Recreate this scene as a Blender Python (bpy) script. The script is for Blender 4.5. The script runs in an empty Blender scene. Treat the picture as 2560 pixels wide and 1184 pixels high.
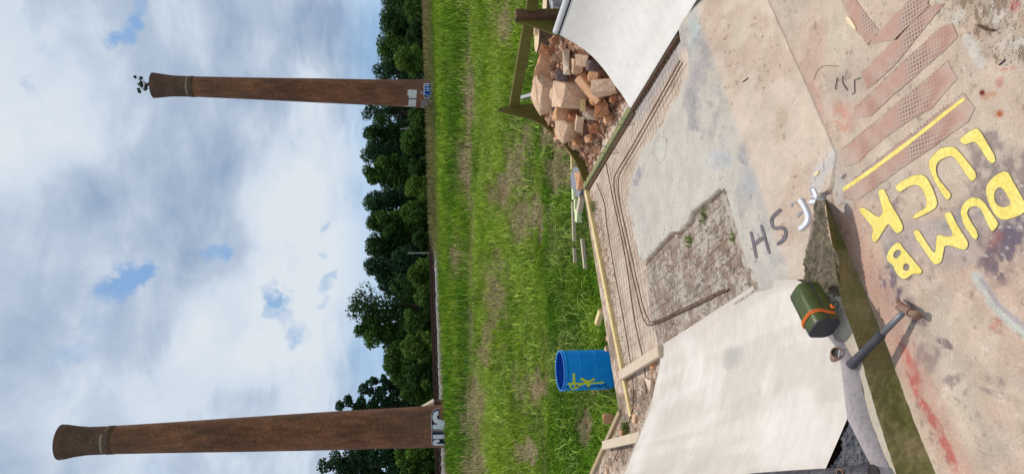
import bpy, bmesh, math, random
import numpy as np
from mathutils import Vector
random.seed(7); rng = np.random.default_rng(7)
SC = bpy.context.scene; COL = SC.collection
R = math.radians
# ------------------------------------------------------------------ survey of the photograph (full-size pixels -> world)
FP = 1750.; PITCH = R(9); H = 1.7
FW = np.array([0, math.cos(PITCH), -math.sin(PITCH)]); UP = np.array([0, math.sin(PITCH), math.cos(PITCH)]); RT = np.array([1., 0, 0])
EYE = np.array([0, 0, H])
AX = np.array([-.375, .927]); CR = np.array([.927, .375]); GZ = -1.05
def ray(px, py):
    d = FW*FP + RT*(592-py) - UP*(px-1280); return d/np.linalg.norm(d)
def P(px, py, z=0.):
    d = ray(px, py); return EYE + d*((z-H)/d[2])
def PV(px, py, p0, n):
    d = ray(px, py); n = np.array([n[0], n[1], 0]); p0 = np.array([p0[0], p0[1], 0]); return EYE + d*(((p0-EYE)@n)/(d@n))
def PD(px, py, D):
    d = ray(px, py); return EYE + d*(D/d[1])
def hit(px, py, zf, z0=.1):
    z = z0
    for _ in range(12):
        q = P(px, py, z); z = .5*z + .5*float(zf(q[0], q[1]))
    return P(px, py, z)
def topx(x, y, z):
    dx = x; dy = y; dz = z-H
    zc = dy*FW[1] + dz*FW[2]; u = dy*UP[1] + dz*UP[2]
    return 1280-FP*u/zc, 592-FP*dx/zc
# ------------------------------------------------------------------ numpy noise
def _h(ix, iy, s):
    n = (ix*374761393 + iy*668265263 + s*2147483647) & 0xffffffff
    n = ((n ^ (n >> 13))*1274126177) & 0xffffffff
    return ((n ^ (n >> 16)) & 0xffff)/65535.
def vn(x, y, s=0):
    x = np.asarray(x, float); y = np.asarray(y, float)
    ix = np.floor(x).astype(np.int64); iy = np.floor(y).astype(np.int64); fx = x-ix; fy = y-iy
    fx = fx*fx*(3-2*fx); fy = fy*fy*(3-2*fy)
    a = _h(ix, iy, s); b = _h(ix+1, iy, s); c = _h(ix, iy+1, s); d = _h(ix+1, iy+1, s)
    return (a*(1-fx)+b*fx)*(1-fy) + (c*(1-fx)+d*fx)*fy
def fbm(x, y, s=0, o=4):
    t = 0; a = .5; k = 0
    for i in range(o):
        t = t + a*vn(np.asarray(x)*2**i, np.asarray(y)*2**i, s+i*17); k += a; a *= .5
    return t/k
def sst(a, b, x):
    t = np.clip((np.asarray(x, float)-a)/(b-a), 0, 1); return t*t*(3-2*t)
def inpoly(px, py, poly):
    px = np.asarray(px); py = np.asarray(py); r = np.zeros(px.shape, bool); n = len(poly)
    for i in range(n):
        x0, y0 = poly[i]; x1, y1 = poly[(i+1) % n]
        if y0 == y1: continue
        c = ((y0 > py) != (y1 > py)) & (px < (x1-x0)*(py-y0)/(y1-y0)+x0); r ^= c
    return r
def segdist(px, py, pts):
    d = np.full(np.asarray(px).shape, 1e9)
    for (x0, y0), (x1, y1) in zip(pts[:-1], pts[1:]):
        dx, dy = x1-x0, y1-y0; L = dx*dx+dy*dy+1e-9
        t = np.clip(((px-x0)*dx+(py-y0)*dy)/L, 0, 1); d = np.minimum(d, np.hypot(px-x0-t*dx, py-y0-t*dy))
    return d
def lin(r, g, b):
    f = lambda c: (c/255/12.92) if c/255 <= .04045 else ((c/255+.055)/1.055)**2.4
    return np.array([f(r), f(g), f(b)])
# ------------------------------------------------------------------ materials
def NT(m):
    m.use_nodes = True; t = m.node_tree; t.nodes.clear(); return t, t.nodes, t.links
def mat(name, c1, c2=None, scale=6., rough=.8, bump=.0, bscale=60., vcol=False, amt=.25, detail=6., metal=0., fine=None, island=0., trans=0., stretch=None, spec=.14, speck=None):
    m = bpy.data.materials.new(name); t, N, L = NT(m)
    o = N.new('ShaderNodeOutputMaterial'); b = N.new('ShaderNodeBsdfPrincipled'); L.new(b.outputs[0], o.inputs[0])
    b.inputs['Roughness'].default_value = rough; b.inputs['Metallic'].default_value = metal; b.inputs['Specular IOR Level'].default_value = spec
    tc = N.new('ShaderNodeTexCoord'); src = tc.outputs['Object']
    if stretch:
        mp = N.new('ShaderNodeMapping'); mp.inputs['Scale'].default_value = stretch; L.new(src, mp.inputs[0]); src = mp.outputs[0]
    nz = N.new('ShaderNodeTexNoise'); nz.inputs['Scale'].default_value = scale; nz.inputs['Detail'].default_value = detail; nz.inputs['Roughness'].default_value = .6; L.new(src, nz.inputs['Vector'])
    mr = N.new('ShaderNodeMapRange'); mr.inputs[1].default_value = .32; mr.inputs[2].default_value = .68; L.new(nz.outputs[0], mr.inputs[0])
    mx = N.new('ShaderNodeMix'); mx.data_type = 'RGBA'; L.new(mr.outputs[0], mx.inputs[0])
    if vcol:
        at = N.new('ShaderNodeAttribute'); at.attribute_name = 'Col'
        lo = N.new('ShaderNodeMix'); lo.data_type = 'RGBA'; lo.blend_type = 'MULTIPLY'; lo.inputs[0].default_value = 1; L.new(at.outputs[0], lo.inputs[6]); lo.inputs[7].default_value = (1-amt,)*3+(1,)
        hi = N.new('ShaderNodeMix'); hi.data_type = 'RGBA'; hi.blend_type = 'MULTIPLY'; hi.inputs[0].default_value = 1; L.new(at.outputs[0], hi.inputs[6]); hi.inputs[7].default_value = (1+amt*.6,)*3+(1,)
        L.new(lo.outputs[2], mx.inputs[6]); L.new(hi.outputs[2], mx.inputs[7])
    else:
        c2 = c1 if c2 is None else c2
        mx.inputs[6].default_value = (*c1, 1); mx.inputs[7].default_value = (*c2, 1)
    out = mx.outputs[2]
    if fine:
        n2 = N.new('ShaderNodeTexNoise'); n2.inputs['Scale'].default_value = fine[0]; n2.inputs['Detail'].default_value = 3; L.new(src, n2.inputs['Vector'])
        r2 = N.new('ShaderNodeMapRange'); r2.inputs[1].default_value = .35; r2.inputs[2].default_value = .65; r2.inputs[3].default_value = 1-fine[1]; r2.inputs[4].default_value = 1+fine[1]; L.new(n2.outputs[0], r2.inputs[0])
        m2 = N.new('ShaderNodeVectorMath'); m2.operation = 'SCALE'; L.new(out, m2.inputs[0]); L.new(r2.outputs[0], m2.inputs['Scale']); out = m2.outputs[0]
    if speck:
        n4 = N.new('ShaderNodeTexNoise'); n4.inputs['Scale'].default_value = speck[0]; n4.inputs['Detail'].default_value = 4; n4.inputs['Roughness'].default_value = .7; L.new(src, n4.inputs['Vector'])
        r4 = N.new('ShaderNodeMapRange'); r4.inputs[1].default_value = .62; r4.inputs[2].default_value = .72; r4.inputs[3].default_value = 1; r4.inputs[4].default_value = 1-speck[1]; L.new(n4.outputs[0], r4.inputs[0])
        m4 = N.new('ShaderNodeVectorMath'); m4.operation = 'SCALE'; L.new(out, m4.inputs[0]); L.new(r4.outputs[0], m4.inputs['Scale']); out = m4.outputs[0]
    if island:
        g = N.new('ShaderNodeNewGeometry'); r2 = N.new('ShaderNodeMapRange'); r2.inputs[3].default_value = 1-island; r2.inputs[4].default_value = 1+island; L.new(g.outputs['Random Per Island'], r2.inputs[0])
        m2 = N.new('ShaderNodeVectorMath'); m2.operation = 'SCALE'; L.new(out, m2.inputs[0]); L.new(r2.outputs[0], m2.inputs['Scale']); out = m2.outputs[0]
    L.new(out, b.inputs['Base Color'])
    if trans:
        tr = N.new('ShaderNodeBsdfTranslucent'); L.new(out, tr.inputs[0]); ms = N.new('ShaderNodeMixShader'); ms.inputs[0].default_value = trans
        L.new(b.outputs[0], ms.inputs[1]); L.new(tr.outputs[0], ms.inputs[2]); L.new(ms.outputs[0], o.inputs[0])
    if bump:
        n3 = N.new('ShaderNodeTexNoise'); n3.inputs['Scale'].default_value = bscale; n3.inputs['Detail'].default_value = 5; L.new(src, n3.inputs['Vector'])
        bp = N.new('ShaderNodeBump'); bp.inputs['Strength'].default_value = bump; bp.inputs['Distance'].default_value = .01; L.new(n3.outputs[0], bp.inputs['Height']); L.new(bp.outputs[0], b.inputs['Normal'])
    return m
M = {}
M['slab'] = mat('slab_concrete', None, vcol=True, scale=9, amt=.16, bump=.3, bscale=70, rough=.75, fine=(120, .09), speck=(45, .2))
M['floor'] = mat('floor_concrete', None, vcol=True, scale=7, amt=.12, bump=.25, bscale=60, rough=.7, fine=(110, .07), speck=(32, .22))
M['white'] = mat('ramp_concrete', None, vcol=True, amt=.09, scale=2.2, rough=.6, bump=.10, bscale=25, fine=(16, .04), stretch=(1, 2.2, 1), speck=(14, .12))
M['white2'] = mat('bright_concrete', (.72, .66, .595), (.79, .735, .675), scale=2.5, rough=.6, bump=.10, bscale=25, fine=(16, .035), speck=(14, .12))
M['fillet'] = mat('mortar_fillet', (.36, .315, .315), (.44, .38, .375), scale=12, rough=.85, bump=.3, bscale=60, fine=(90, .08))  # concrete toned down to lavender grey, shade of the ramp edge included
M['curb'] = mat('curb_concrete', (.52, .435, .35), (.42, .365, .28), scale=14, rough=.85, bump=.4, bscale=50, fine=(100, .1))
M['moss'] = mat('mossy_concrete', (.125, .125, .032), (.30, .225, .12), scale=7, detail=8, rough=.95, bump=.22, bscale=70, fine=(80, .13))
M['broken'] = mat('broken_concrete', (.10, .085, .052), (.235, .19, .135), scale=24, rough=.95, bump=1.2, bscale=90, fine=(160, .3))
M['rough'] = mat('rough_mortar', (.075, .075, .082), (.22, .22, .235), scale=45, rough=.95, bump=1.5, bscale=70, fine=(200, .35))
M['platform'] = mat('platform_concrete', (.30, .28, .24), (.38, .35, .30), scale=3, rough=.9, bump=.3)
M['yellow'] = mat('yellow_paint', (.76, .60, .135), (.84, .68, .21), scale=14, rough=.7, fine=(90, .12), detail=9, speck=(24, .35))
M['yedge'] = mat('yellow_paint_edge', (.27, .23, .15), (.36, .31, .20), scale=40, rough=.8)
M['marker'] = mat('dark_marker', (.13, .11, .12), (.20, .17, .18), scale=25, rough=.8, fine=(90, .2))
M['wpaint'] = mat('white_paint', (.80, .80, .82), (.70, .70, .74), scale=25, rough=.6)
M['gpaint'] = mat('grey_paint', (.28, .26, .28), (.40, .37, .38), scale=30, rough=.7)
M['ballast'] = mat('ballast_stone', (.15, .14, .135), (.32, .29, .28), scale=9, rough=.95, detail=8, bump=1., bscale=9, fine=(4, .15))
M['rail'] = mat('rusty_rail', (.045, .025, .018), (.075, .04, .028), scale=3, rough=.8)
M['sleeper'] = mat('sleeper_wood', (.05, .04, .03), (.08, .06, .05), scale=4, rough=.9)
M['graffiti'] = mat('graffiti_paint', None, vcol=True, scale=3, amt=.1, rough=.6)
M['bark'] = mat('bark', (.06, .045, .03), (.11, .085, .06), scale=4, rough=.95, stretch=(3, 3, .5))
M['palebark'] = mat('pale_bark', (.34, .32, .28), (.45, .43, .38), scale=4, rough=.9)
M['leaf'] = mat('tree_leaves', None, vcol=True, scale=1.5, amt=.3, rough=.7, spec=.06, island=.4, trans=.3)
M['grass'] = mat('grass_blades', None, vcol=True, scale=1.3, amt=.38, rough=.9, spec=.03, island=.45, trans=.3)
M['soil'] = mat('grass_ground', None, vcol=True, scale=5, amt=.4, rough=.95, bump=.6, bscale=8, fine=(25, .3))
M['clay'] = mat('red_clay', (.22, .095, .052), (.40, .205, .125), scale=25, rough=.95, bump=1.2, bscale=60, fine=(120, .25))  # clay red, darkened to put shadow into the gaps between rocks
M['rocktan'] = mat('tan_rock', (.58, .29, .145), (.76, .45, .26), scale=14, rough=.9, bump=.6, bscale=50, fine=(60, .12))
M['rockgrey'] = mat('grey_rock', (.58, .37, .235), (.75, .52, .36), scale=14, rough=.9, bump=.6, bscale=50, fine=(60, .12))
M['rockred'] = mat('red_rock', (.42, .165, .08), (.58, .28, .155), scale=14, rough=.9, bump=.7, bscale=50, fine=(60, .15))
M['rockdark'] = mat('dark_rock', (.15, .105, .10), (.25, .18, .16), scale=14, rough=.9, bump=.6, bscale=50)
M['rockwhite'] = mat('white_rock', (.62, .46, .33), (.76, .62, .48), scale=14, rough=.85, bump=.5, bscale=50)
M['speckle'] = mat('speckled_rock', (.04, .045, .05), (.62, .63, .64), scale=30, rough=.85, bump=.8, bscale=40)
M['slate'] = mat('blue_grey_slab', (.21, .21, .235), (.27, .27, .30), scale=9, rough=.85, bump=.3)
def wood(n, a, b, s=(18, 18, 1.2)): return mat(n, a, b, scale=2.5, rough=.75, bump=.25, bscale=12, stretch=s)
M['pine'] = wood('new_pine', (.70, .53, .23), (.82, .66, .34), (14, 5, 20))
M['pale'] = wood('pale_pine', (.55, .43, .30), (.66, .55, .42), (6, 14, 20))
M['weath'] = wood('weathered_board', (.38, .28, .16), (.48, .37, .23), (8, 8, 20))
M['treated'] = wood('treated_board', (.20, .20, .085), (.30, .29, .14), (9, 9, 20))
M['brownwd'] = wood('dark_brown_board', (.09, .05, .03), (.15, .085, .05), (9, 9, 20))
M['ply'] = wood('olive_plywood', (.115, .10, .022), (.16, .14, .035), (5, 5, 2))
M['cutend'] = mat('cut_wood_end', (.66, .45, .27), (.76, .56, .36), scale=9, rough=.8)
M['logbark'] = mat('log_bark', (.13, .075, .045), (.21, .13, .085), scale=16, rough=.95, bump=.9, bscale=30)
M['rebar'] = mat('rusty_rebar', (.10, .05, .032), (.17, .09, .055), scale=30, rough=.8)
M['wire'] = mat('rusty_wire', (.19, .125, .085), (.27, .19, .14), scale=30, rough=.8)
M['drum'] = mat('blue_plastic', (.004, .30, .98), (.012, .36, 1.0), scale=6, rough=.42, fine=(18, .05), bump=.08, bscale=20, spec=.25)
M['drumshade'] = mat('blue_plastic_inside_shade', (.003, .055, .30), (.005, .07, .36), scale=5, rough=.6)  # darker copy of the drum blue, the shade inside painted in
M['spray'] = mat('lime_spray', (.80, .86, .06), (.72, .84, .12), scale=12, rough=.7)
M['black'] = mat('black_spray', (.012, .012, .016), (.02, .02, .024), scale=12, rough=.7)
M['case'] = mat('olive_case', (.050, .068, .014), (.070, .092, .022), scale=30, rough=.38, bump=.12, bscale=140, spec=.3)
M['casegrey'] = mat('case_end', (.045, .043, .048), (.065, .06, .068), scale=40, rough=.6)
M['orange'] = mat('orange_cord', (.75, .15, .03), (.85, .22, .05), scale=90, rough=.6)
M['rubber'] = mat('black_rubber', (.055, .055, .062), (.085, .083, .095), scale=40, rough=.55, bump=.2, bscale=120)
M['steel'] = mat('grey_steel', (.17, .165, .18), (.25, .24, .26), scale=30, rough=.45, metal=.4)
M['rusthead'] = mat('rusty_head', (.17, .085, .055), (.36, .24, .18), scale=45, rough=.7, bump=.5, bscale=120)
M['dpipe'] = mat('dark_pipe', (.05, .045, .055), (.12, .11, .12), scale=22, rough=.55, fine=(80, .3), metal=.2)
M['lpipe'] = mat('light_pipe', (.58, .57, .56), (.70, .69, .68), scale=20, rough=.5)
M['cream'] = mat('cream_paint', (.66, .55, .40), (.72, .62, .47), scale=3, rough=.7)
M['brownbox'] = mat('brown_paint', (.10, .06, .045), (.14, .09, .065), scale=3, rough=.8)
M['galv'] = mat('galvanised_post', (.42, .43, .43), (.52, .53, .53), scale=3, rough=.5)
M['collarpale'] = mat('pale_ledge', (.34, .26, .185), (.42, .33, .24), scale=2, rough=.9)
M['lampw'] = mat('pale_plate', (.55, .55, .50), scale=2, rough=.6)
M['wrapper'] = mat('lime_wrapper', (.62, .72, .10), (.8, .82, .75), scale=30, rough=.5)
M['chip'] = mat('wood_chip', (.72, .56, .34), (.80, .66, .44), scale=20, rough=.8)
def brick_mat():
    m = bpy.data.materials.new('old_brick'); t, N, L = NT(m)
    o = N.new('ShaderNodeOutputMaterial'); b = N.new('ShaderNodeBsdfPrincipled'); L.new(b.outputs[0], o.inputs[0]); b.inputs['Roughness'].default_value = .92
    uv = N.new('ShaderNodeAttribute'); uv.attribute_name = 'UVMap'
    br = N.new('ShaderNodeTexBrick'); br.inputs['Scale'].default_value = 1.; br.inputs['Brick Width'].default_value = .24; br.inputs['Row Height'].default_value = .085; br.inputs['Mortar Size'].default_value = .010
    br.inputs['Color1'].default_value = (.40, .135, .058, 1); br.inputs['Color2'].default_value = (.25, .09, .044, 1); br.inputs['Mortar'].default_value = (.24, .13, .08, 1); L.new(uv.outputs['Vector'], br.inputs['Vector'])
    tc = N.new('ShaderNodeTexCoord')
    def nz(s, d, a, b_, lo, hi, st=None):
        src = tc.outputs['Object']
        if st:
            mp = N.new('ShaderNodeMapping'); mp.inputs['Scale'].default_value = st; L.new(src, mp.inputs[0]); src = mp.outputs[0]
        n = N.new('ShaderNodeTexNoise'); n.inputs['Scale'].default_value = s; n.inputs['Detail'].default_value = d; n.inputs['Roughness'].default_value = .65; L.new(src, n.inputs['Vector'])
        r = N.new('ShaderNodeMapRange'); r.inputs[1].default_value = a; r.inputs[2].default_value = b_; r.inputs[3].default_value = lo; r.inputs[4].default_value = hi; L.new(n.outputs[0], r.inputs[0]); return r.outputs[0]
    big = nz(.22, 3, .35, .65, .6, 1.3, (1, 1, .55)); mid = nz(2.2, 8, .3, .7, .6, 1.4, (1.6, 1.6, .35)); fin = nz(9, 4, .3, .7, .7, 1.3)
    mul = N.new('ShaderNodeMath'); mul.operation = 'MULTIPLY'; L.new(big, mul.inputs[0]); L.new(mid, mul.inputs[1])
    mu2 = N.new('ShaderNodeMath'); mu2.operation = 'MULTIPLY'; L.new(mul.outputs[0], mu2.inputs[0]); L.new(fin, mu2.inputs[1])
    sc = N.new('ShaderNodeVectorMath'); sc.operation = 'SCALE'; L.new(br.outputs['Color'], sc.inputs[0]); L.new(mu2.outputs[0], sc.inputs['Scale'])
    soot = nz(.45, 7, .45, .63, 0, .66, (1, 1, .3)); mx = N.new('ShaderNodeMix'); mx.data_type = 'RGBA'; L.new(soot, mx.inputs[0]); L.new(sc.outputs[0], mx.inputs[6]); mx.inputs[7].default_value = (.095, .066, .042, 1)
    L.new(mx.outputs[2], b.inputs['Base Color'])
    bp = N.new('ShaderNodeBump'); bp.inputs['Strength'].default_value = .7; bp.inputs['Distance'].default_value = .05; L.new(mid, bp.inputs['Height']); L.new(bp.outputs[0], b.inputs['Normal'])
    return m
M['brick'] = brick_mat()
M['sootbrick'] = mat('sooty_brick', (.125, .072, .052), (.20, .12, .085), scale=1.5, rough=.92, detail=9, fine=(8, .2))
def grate_mat():
    m = bpy.data.materials.new('worn_grate_mat'); t, N, L = NT(m)
    o = N.new('ShaderNodeOutputMaterial'); b = N.new('ShaderNodeBsdfPrincipled'); L.new(b.outputs[0], o.inputs[0]); b.inputs['Roughness'].default_value = .8
    tc = N.new('ShaderNodeTexCoord'); mp = N.new('ShaderNodeMapping'); mp.inputs['Rotation'].default_value = (0, 0, R(-8)); mp.inputs['Scale'].default_value = (1/.0138, 1/.0138, 1); L.new(tc.outputs['Object'], mp.inputs[0])
    fr = N.new('ShaderNodeVectorMath'); fr.operation = 'FRACTION'; L.new(mp.outputs[0], fr.inputs[0])
    sb = N.new('ShaderNodeVectorMath'); sb.operation = 'SUBTRACT'; L.new(fr.outputs[0], sb.inputs[0]); sb.inputs[1].default_value = (.5, .5, 0)
    ab = N.new('ShaderNodeVectorMath'); ab.operation = 'ABSOLUTE'; L.new(sb.outputs[0], ab.inputs[0])
    sp = N.new('ShaderNodeSeparateXYZ'); L.new(ab.outputs[0], sp.inputs[0]); mxm = N.new('ShaderNodeMath'); mxm.operation = 'MAXIMUM'; L.new(sp.outputs[0], mxm.inputs[0]); L.new(sp.outputs[1], mxm.inputs[1])
    cell = N.new('ShaderNodeMapRange'); cell.inputs[1].default_value = .30; cell.inputs[2].default_value = .40; cell.inputs[3].default_value = 1; cell.inputs[4].default_value = 0; L.new(mxm.outputs[0], cell.inputs[0])
    def nz(s, a, b_):
        n = N.new('ShaderNodeTexNoise'); n.inputs['Scale'].default_value = s; n.inputs['Detail'].default_value = 5; L.new(tc.outputs['Object'], n.inputs['Vector'])
        r = N.new('ShaderNodeMapRange'); r.inputs[1].default_value = a; r.inputs[2].default_value = b_; L.new(n.outputs[0], r.inputs[0]); return r.outputs[0]
    wear = nz(7, .42, .66)
    mu = N.new('ShaderNodeMath'); mu.operation = 'MULTIPLY'; L.new(cell.outputs[0], mu.inputs[0]); L.new(wear, mu.inputs[1])
    base = N.new('ShaderNodeMix'); base.data_type = 'RGBA'; L.new(nz(9, .40, .60), base.inputs[0]); base.inputs[6].default_value = (.43, .245, .185, 1); base.inputs[7].default_value = (.475, .355, .28, 1)
    mx = N.new('ShaderNodeMix'); mx.data_type = 'RGBA'; L.new(mu.outputs[0], mx.inputs[0]); L.new(base.outputs[2], mx.inputs[6]); mx.inputs[7].default_value = (.235, .115, .095, 1)
    L.new(mx.outputs[2], b.inputs['Base Color'])
    bp = N.new('ShaderNodeBump'); bp.inputs['Strength'].default_value = .5; bp.inputs['Distance'].default_value = .004; bp.invert = True; L.new(mu.outputs[0], bp.inputs['Height']); L.new(bp.outputs[0], b.inputs['Normal'])
    return m
M['grate'] = grate_mat()
# ------------------------------------------------------------------ object builders
def tag(o, label=None, cat=None, group=None, kind=None):
    if label: o['label'] = label
    if cat: o['category'] = cat
    if group: o['group'] = group
    if kind: o['kind'] = kind
    return o
def empty(name, loc, label=None, cat=None, group=None):
    o = bpy.data.objects.new(name, None); COL.objects.link(o); o.location = Vector([float(v) for v in loc]); o.empty_display_size = .1
    return tag(o, label, cat, group)
def mk(name, verts, faces, m, parent=None, smooth=False, col=None, loc=None, uv=None):
    V = np.asarray(verts, float).reshape(-1, 3)
    if parent is not None: 
        org = np.array(parent.location); pp = parent.parent
        while pp is not None: org = org + np.array(pp.location); pp = pp.parent
        off = np.zeros(3)
    else:
        org = np.array([V[:, 0].mean(), V[:, 1].mean(), V[:, 2].min()]) if loc is None else np.asarray(loc, float); off = org
    me = bpy.data.meshes.new(name)
    if isinstance(faces, np.ndarray):
        n = faces.shape[1]; me.vertices.add(len(V)); me.vertices.foreach_set('co', (V-org).ravel().astype(np.float32))
        me.loops.add(faces.size); me.loops.foreach_set('vertex_index', faces.ravel().astype(np.int32)); me.polygons.add(len(faces))
        me.polygons.foreach_set('loop_start', np.arange(0, faces.size, n, dtype=np.int32)); me.update(calc_edges=True); me.validate()
    else:
        me.from_pydata([tuple(v) for v in (V-org)], [], [tuple(int(i) for i in f) for f in faces]); me.update()
    if col is not None:
        a = me.color_attributes.new('Col', 'FLOAT_COLOR', 'POINT'); c = np.ones((len(V), 4), np.float32); c[:, :3] = col; a.data.foreach_set('color', c.ravel())
    if uv is not None:
        a = me.attributes.new('UVMap', 'FLOAT_VECTOR', 'POINT'); a.data.foreach_set('vector', np.asarray(uv, np.float32).ravel())
    if smooth: me.polygons.foreach_set('use_smooth', [True]*len(me.polygons))
    me.materials.append(m)
    o = bpy.data.objects.new(name, me); COL.objects.link(o)
    if parent is not None: o.parent = parent
    else: o.location = Vector([float(v) for v in off])
    return o
def join(parts):
    V = []; Fc = []; n = 0
    for v, f in parts:
        V += [tuple(p) for p in v]; Fc += [tuple(int(i)+n for i in q) for q in f]; n += len(v)
    return V, Fc
def tube(pts, r, n=8, cap=True):
    pts = [np.asarray(p, float) for p in pts]; V = []; F = []; k = len(pts); rr = r if hasattr(r, '__len__') else [r]*k
    u = None
    for i, p in enumerate(pts):
        d = pts[min(i+1, k-1)]-pts[max(i-1, 0)]; d = d/(np.linalg.norm(d)+1e-12)
        if u is None: u = np.cross(d, [0, 0, 1.]) if abs(d[2]) < .9 else np.cross(d, [1., 0, 0])
        u = u-d*(u@d); u /= np.linalg.norm(u)+1e-12; w = np.cross(d, u)
        for j in range(n):
            a = 2*math.pi*j/n; V.append(p+rr[i]*(math.cos(a)*u+math.sin(a)*w))
    for i in range(k-1):
        for j in range(n): F.append((i*n+j, i*n+(j+1) % n, (i+1)*n+(j+1) % n, (i+1)*n+j))
    if cap: F.append(tuple(range(n))[::-1]); F.append(tuple((k-1)*n+j for j in range(n)))
    return V, F
def beam(p0, p1, w, h, upv=(0, 0, 1), ch=.004):
    p0 = np.asarray(p0, float); p1 = np.asarray(p1, float); d = p1-p0; d /= np.linalg.norm(d); s = np.cross(d, upv); s /= np.linalg.norm(s); u = np.cross(s, d)
    prof = [(-w/2+ch, -h/2), (w/2-ch, -h/2), (w/2, -h/2+ch), (w/2, h/2-ch), (w/2-ch, h/2), (-w/2+ch, h/2), (-w/2, h/2-ch), (-w/2, -h/2+ch)]
    V = []; F = []
    for p in (p0, p1):
        for a, b in prof: V.append(p+s*a+u*b)
    for j in range(8): F.append((j, (j+1) % 8, 8+(j+1) % 8, 8+j))
    F.append(tuple(range(8))[::-1]); F.append(tuple(range(8, 16)))
    return V, F
def prism(poly, off):
    n = len(poly); off = np.asarray(off, float); V = [np.asarray(p, float) for p in poly]+[np.asarray(p, float)+off for p in poly]
    F = [tuple(range(n))[::-1], tuple(range(n, 2*n))]+[(i, (i+1) % n, n+(i+1) % n, n+i) for i in range(n)]
    return V, F
def fill2d(polys, offset=0.):
    """filled outline(s) with holes in the XY plane -> verts, faces at z=0"""
    cu = bpy.data.curves.new('tmp', 'CURVE'); cu.dimensions = '2D'; cu.fill_mode = 'BOTH'; cu.offset = offset
    for p in polys:
        s = cu.splines.new('POLY'); s.points.add(len(p)-1)
        for q, (x, y) in zip(s.points, p): q.co = (x, y, 0, 1)
        s.use_cyclic_u = True
    o = bpy.data.objects.new('tmp', cu); COL.objects.link(o); bpy.context.view_layer.update()
    me = bpy.data.meshes.new_from_object(o.evaluated_get(bpy.context.evaluated_depsgraph_get()))
    V = np.array([v.co[:] for v in me.vertices]); F = [tuple(p.vertices) for p in me.polygons]
    bpy.data.objects.remove(o); bpy.data.curves.remove(cu); bpy.data.meshes.remove(me)
    return V, F
def smoothpoly(p, n=2):
    p = np.asarray(p, float)
    for _ in range(n):
        q = np.roll(p, -1, 0); p = np.stack([.75*p+.25*q, .25*p+.75*q], 1).reshape(-1, 2)
    return p
def ribbon(pts, w):
    pts = np.asarray(pts, float)
    for _ in range(2):
        q = [pts[0]]
        for a, b in zip(pts[:-1], pts[1:]): q += [.75*a+.25*b, .25*a+.75*b]
        q.append(pts[-1]); pts = np.array(q)
    d = np.gradient(pts, axis=0); d /= np.linalg.norm(d, axis=1)[:, None]+1e-9; nn = np.stack([-d[:, 1], d[:, 0]], 1)
    ww = w/2*(.85+.3*vn(np.arange(len(pts))*.7, np.full(len(pts), w*91), 3))[:, None]
    L = pts+nn*ww; Rr = pts-nn*ww
    cap1 = [pts[-1]+(d[-1]*math.sin(a)+nn[-1]*math.cos(a))*w/2 for a in np.linspace(.3, math.pi-.3, 5)]
    cap0 = [pts[0]+(-d[0]*math.sin(a)-nn[0]*math.cos(a))*w/2 for a in np.linspace(.3, math.pi-.3, 5)]
    return np.vstack([L, cap1, Rr[::-1], cap0])
def catmull(pts, n=6):
    p = [np.asarray(q, float) for q in pts]; p = [2*p[0]-p[1]]+p+[2*p[-1]-p[-2]]; out = []
    for i in range(1, len(p)-2):
        for k in range(n):
            t = k/n; out.append(.5*((2*p[i])+(-p[i-1]+p[i+1])*t+(2*p[i-1]-5*p[i]+4*p[i+1]-p[i+2])*t*t+(-p[i-1]+3*p[i]-3*p[i+1]+p[i+2])*t**3))
    out.append(p[-2]); return out
def rock(size, seed, flat=1., npts=13):
    r = np.random.default_rng(seed); bm = bmesh.new()
    for sx in (-1, 1):
        for sy in (-1, 1):
            for sz in (-1, 1):
                if r.random() < .12: continue
                bm.verts.new(tuple(np.array([sx*r.uniform(.55, 1.05), sy*r.uniform(.55, 1.05), sz*r.uniform(.55, 1.05)])*np.array(size)*.5))
    for _ in range(4):
        v = r.normal(size=3); v /= np.linalg.norm(v); bm.verts.new(tuple(v*np.array(size)*.52))
    g = bmesh.ops.convex_hull(bm, input=bm.verts); bmesh.ops.delete(bm, geom=[e for e in g['geom_interior'] if isinstance(e, bmesh.types.BMVert)], context='VERTS')
    bmesh.ops.bevel(bm, geom=bm.edges[:], offset=min(size)*.03, segments=1, affect='EDGES')
    bmesh.ops.triangulate(bm, faces=bm.faces[:]); bmesh.ops.subdivide_edges(bm, edges=bm.edges[:], cuts=1)
    for v in bm.verts: v.co += Vector(tuple(r.normal(size=3)*min(size)*.014))
    bm.verts.index_update(); V = np.array([v.co[:] for v in bm.verts]); F = [tuple(v.index for v in f.verts) for f in bm.faces]; bm.free()
    return V, F
def rotz(V, a):
    c, s = math.cos(a), math.sin(a); V = np.asarray(V, float); return np.stack([V[:, 0]*c-V[:, 1]*s, V[:, 0]*s+V[:, 1]*c, V[:, 2]], 1)
def rotx(V, a):
    c, s = math.cos(a), math.sin(a); V = np.asarray(V, float); return np.stack([V[:, 0], V[:, 1]*c-V[:, 2]*s, V[:, 1]*s+V[:, 2]*c], 1)
def gridmesh(xs, ys, zf, keep=None):
    X, Y = np.meshgrid(xs, ys); Z = zf(X, Y) if callable(zf) else np.full(X.shape, zf); nx, ny = len(xs), len(ys)
    V = np.stack([X, Y, Z], -1).reshape(-1, 3); i = np.arange((ny-1)*nx).reshape(ny-1, nx)[:, :-1].ravel()
    F = np.stack([i, i+1, i+nx+1, i+nx], 1)
    if keep is not None:
        k = keep(X, Y).ravel(); F = F[k[F].all(1)]; used = np.unique(F); mp = np.full(len(V), -1); mp[used] = np.arange(len(used)); V = V[used]; F = mp[F]
    return V, F
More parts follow.
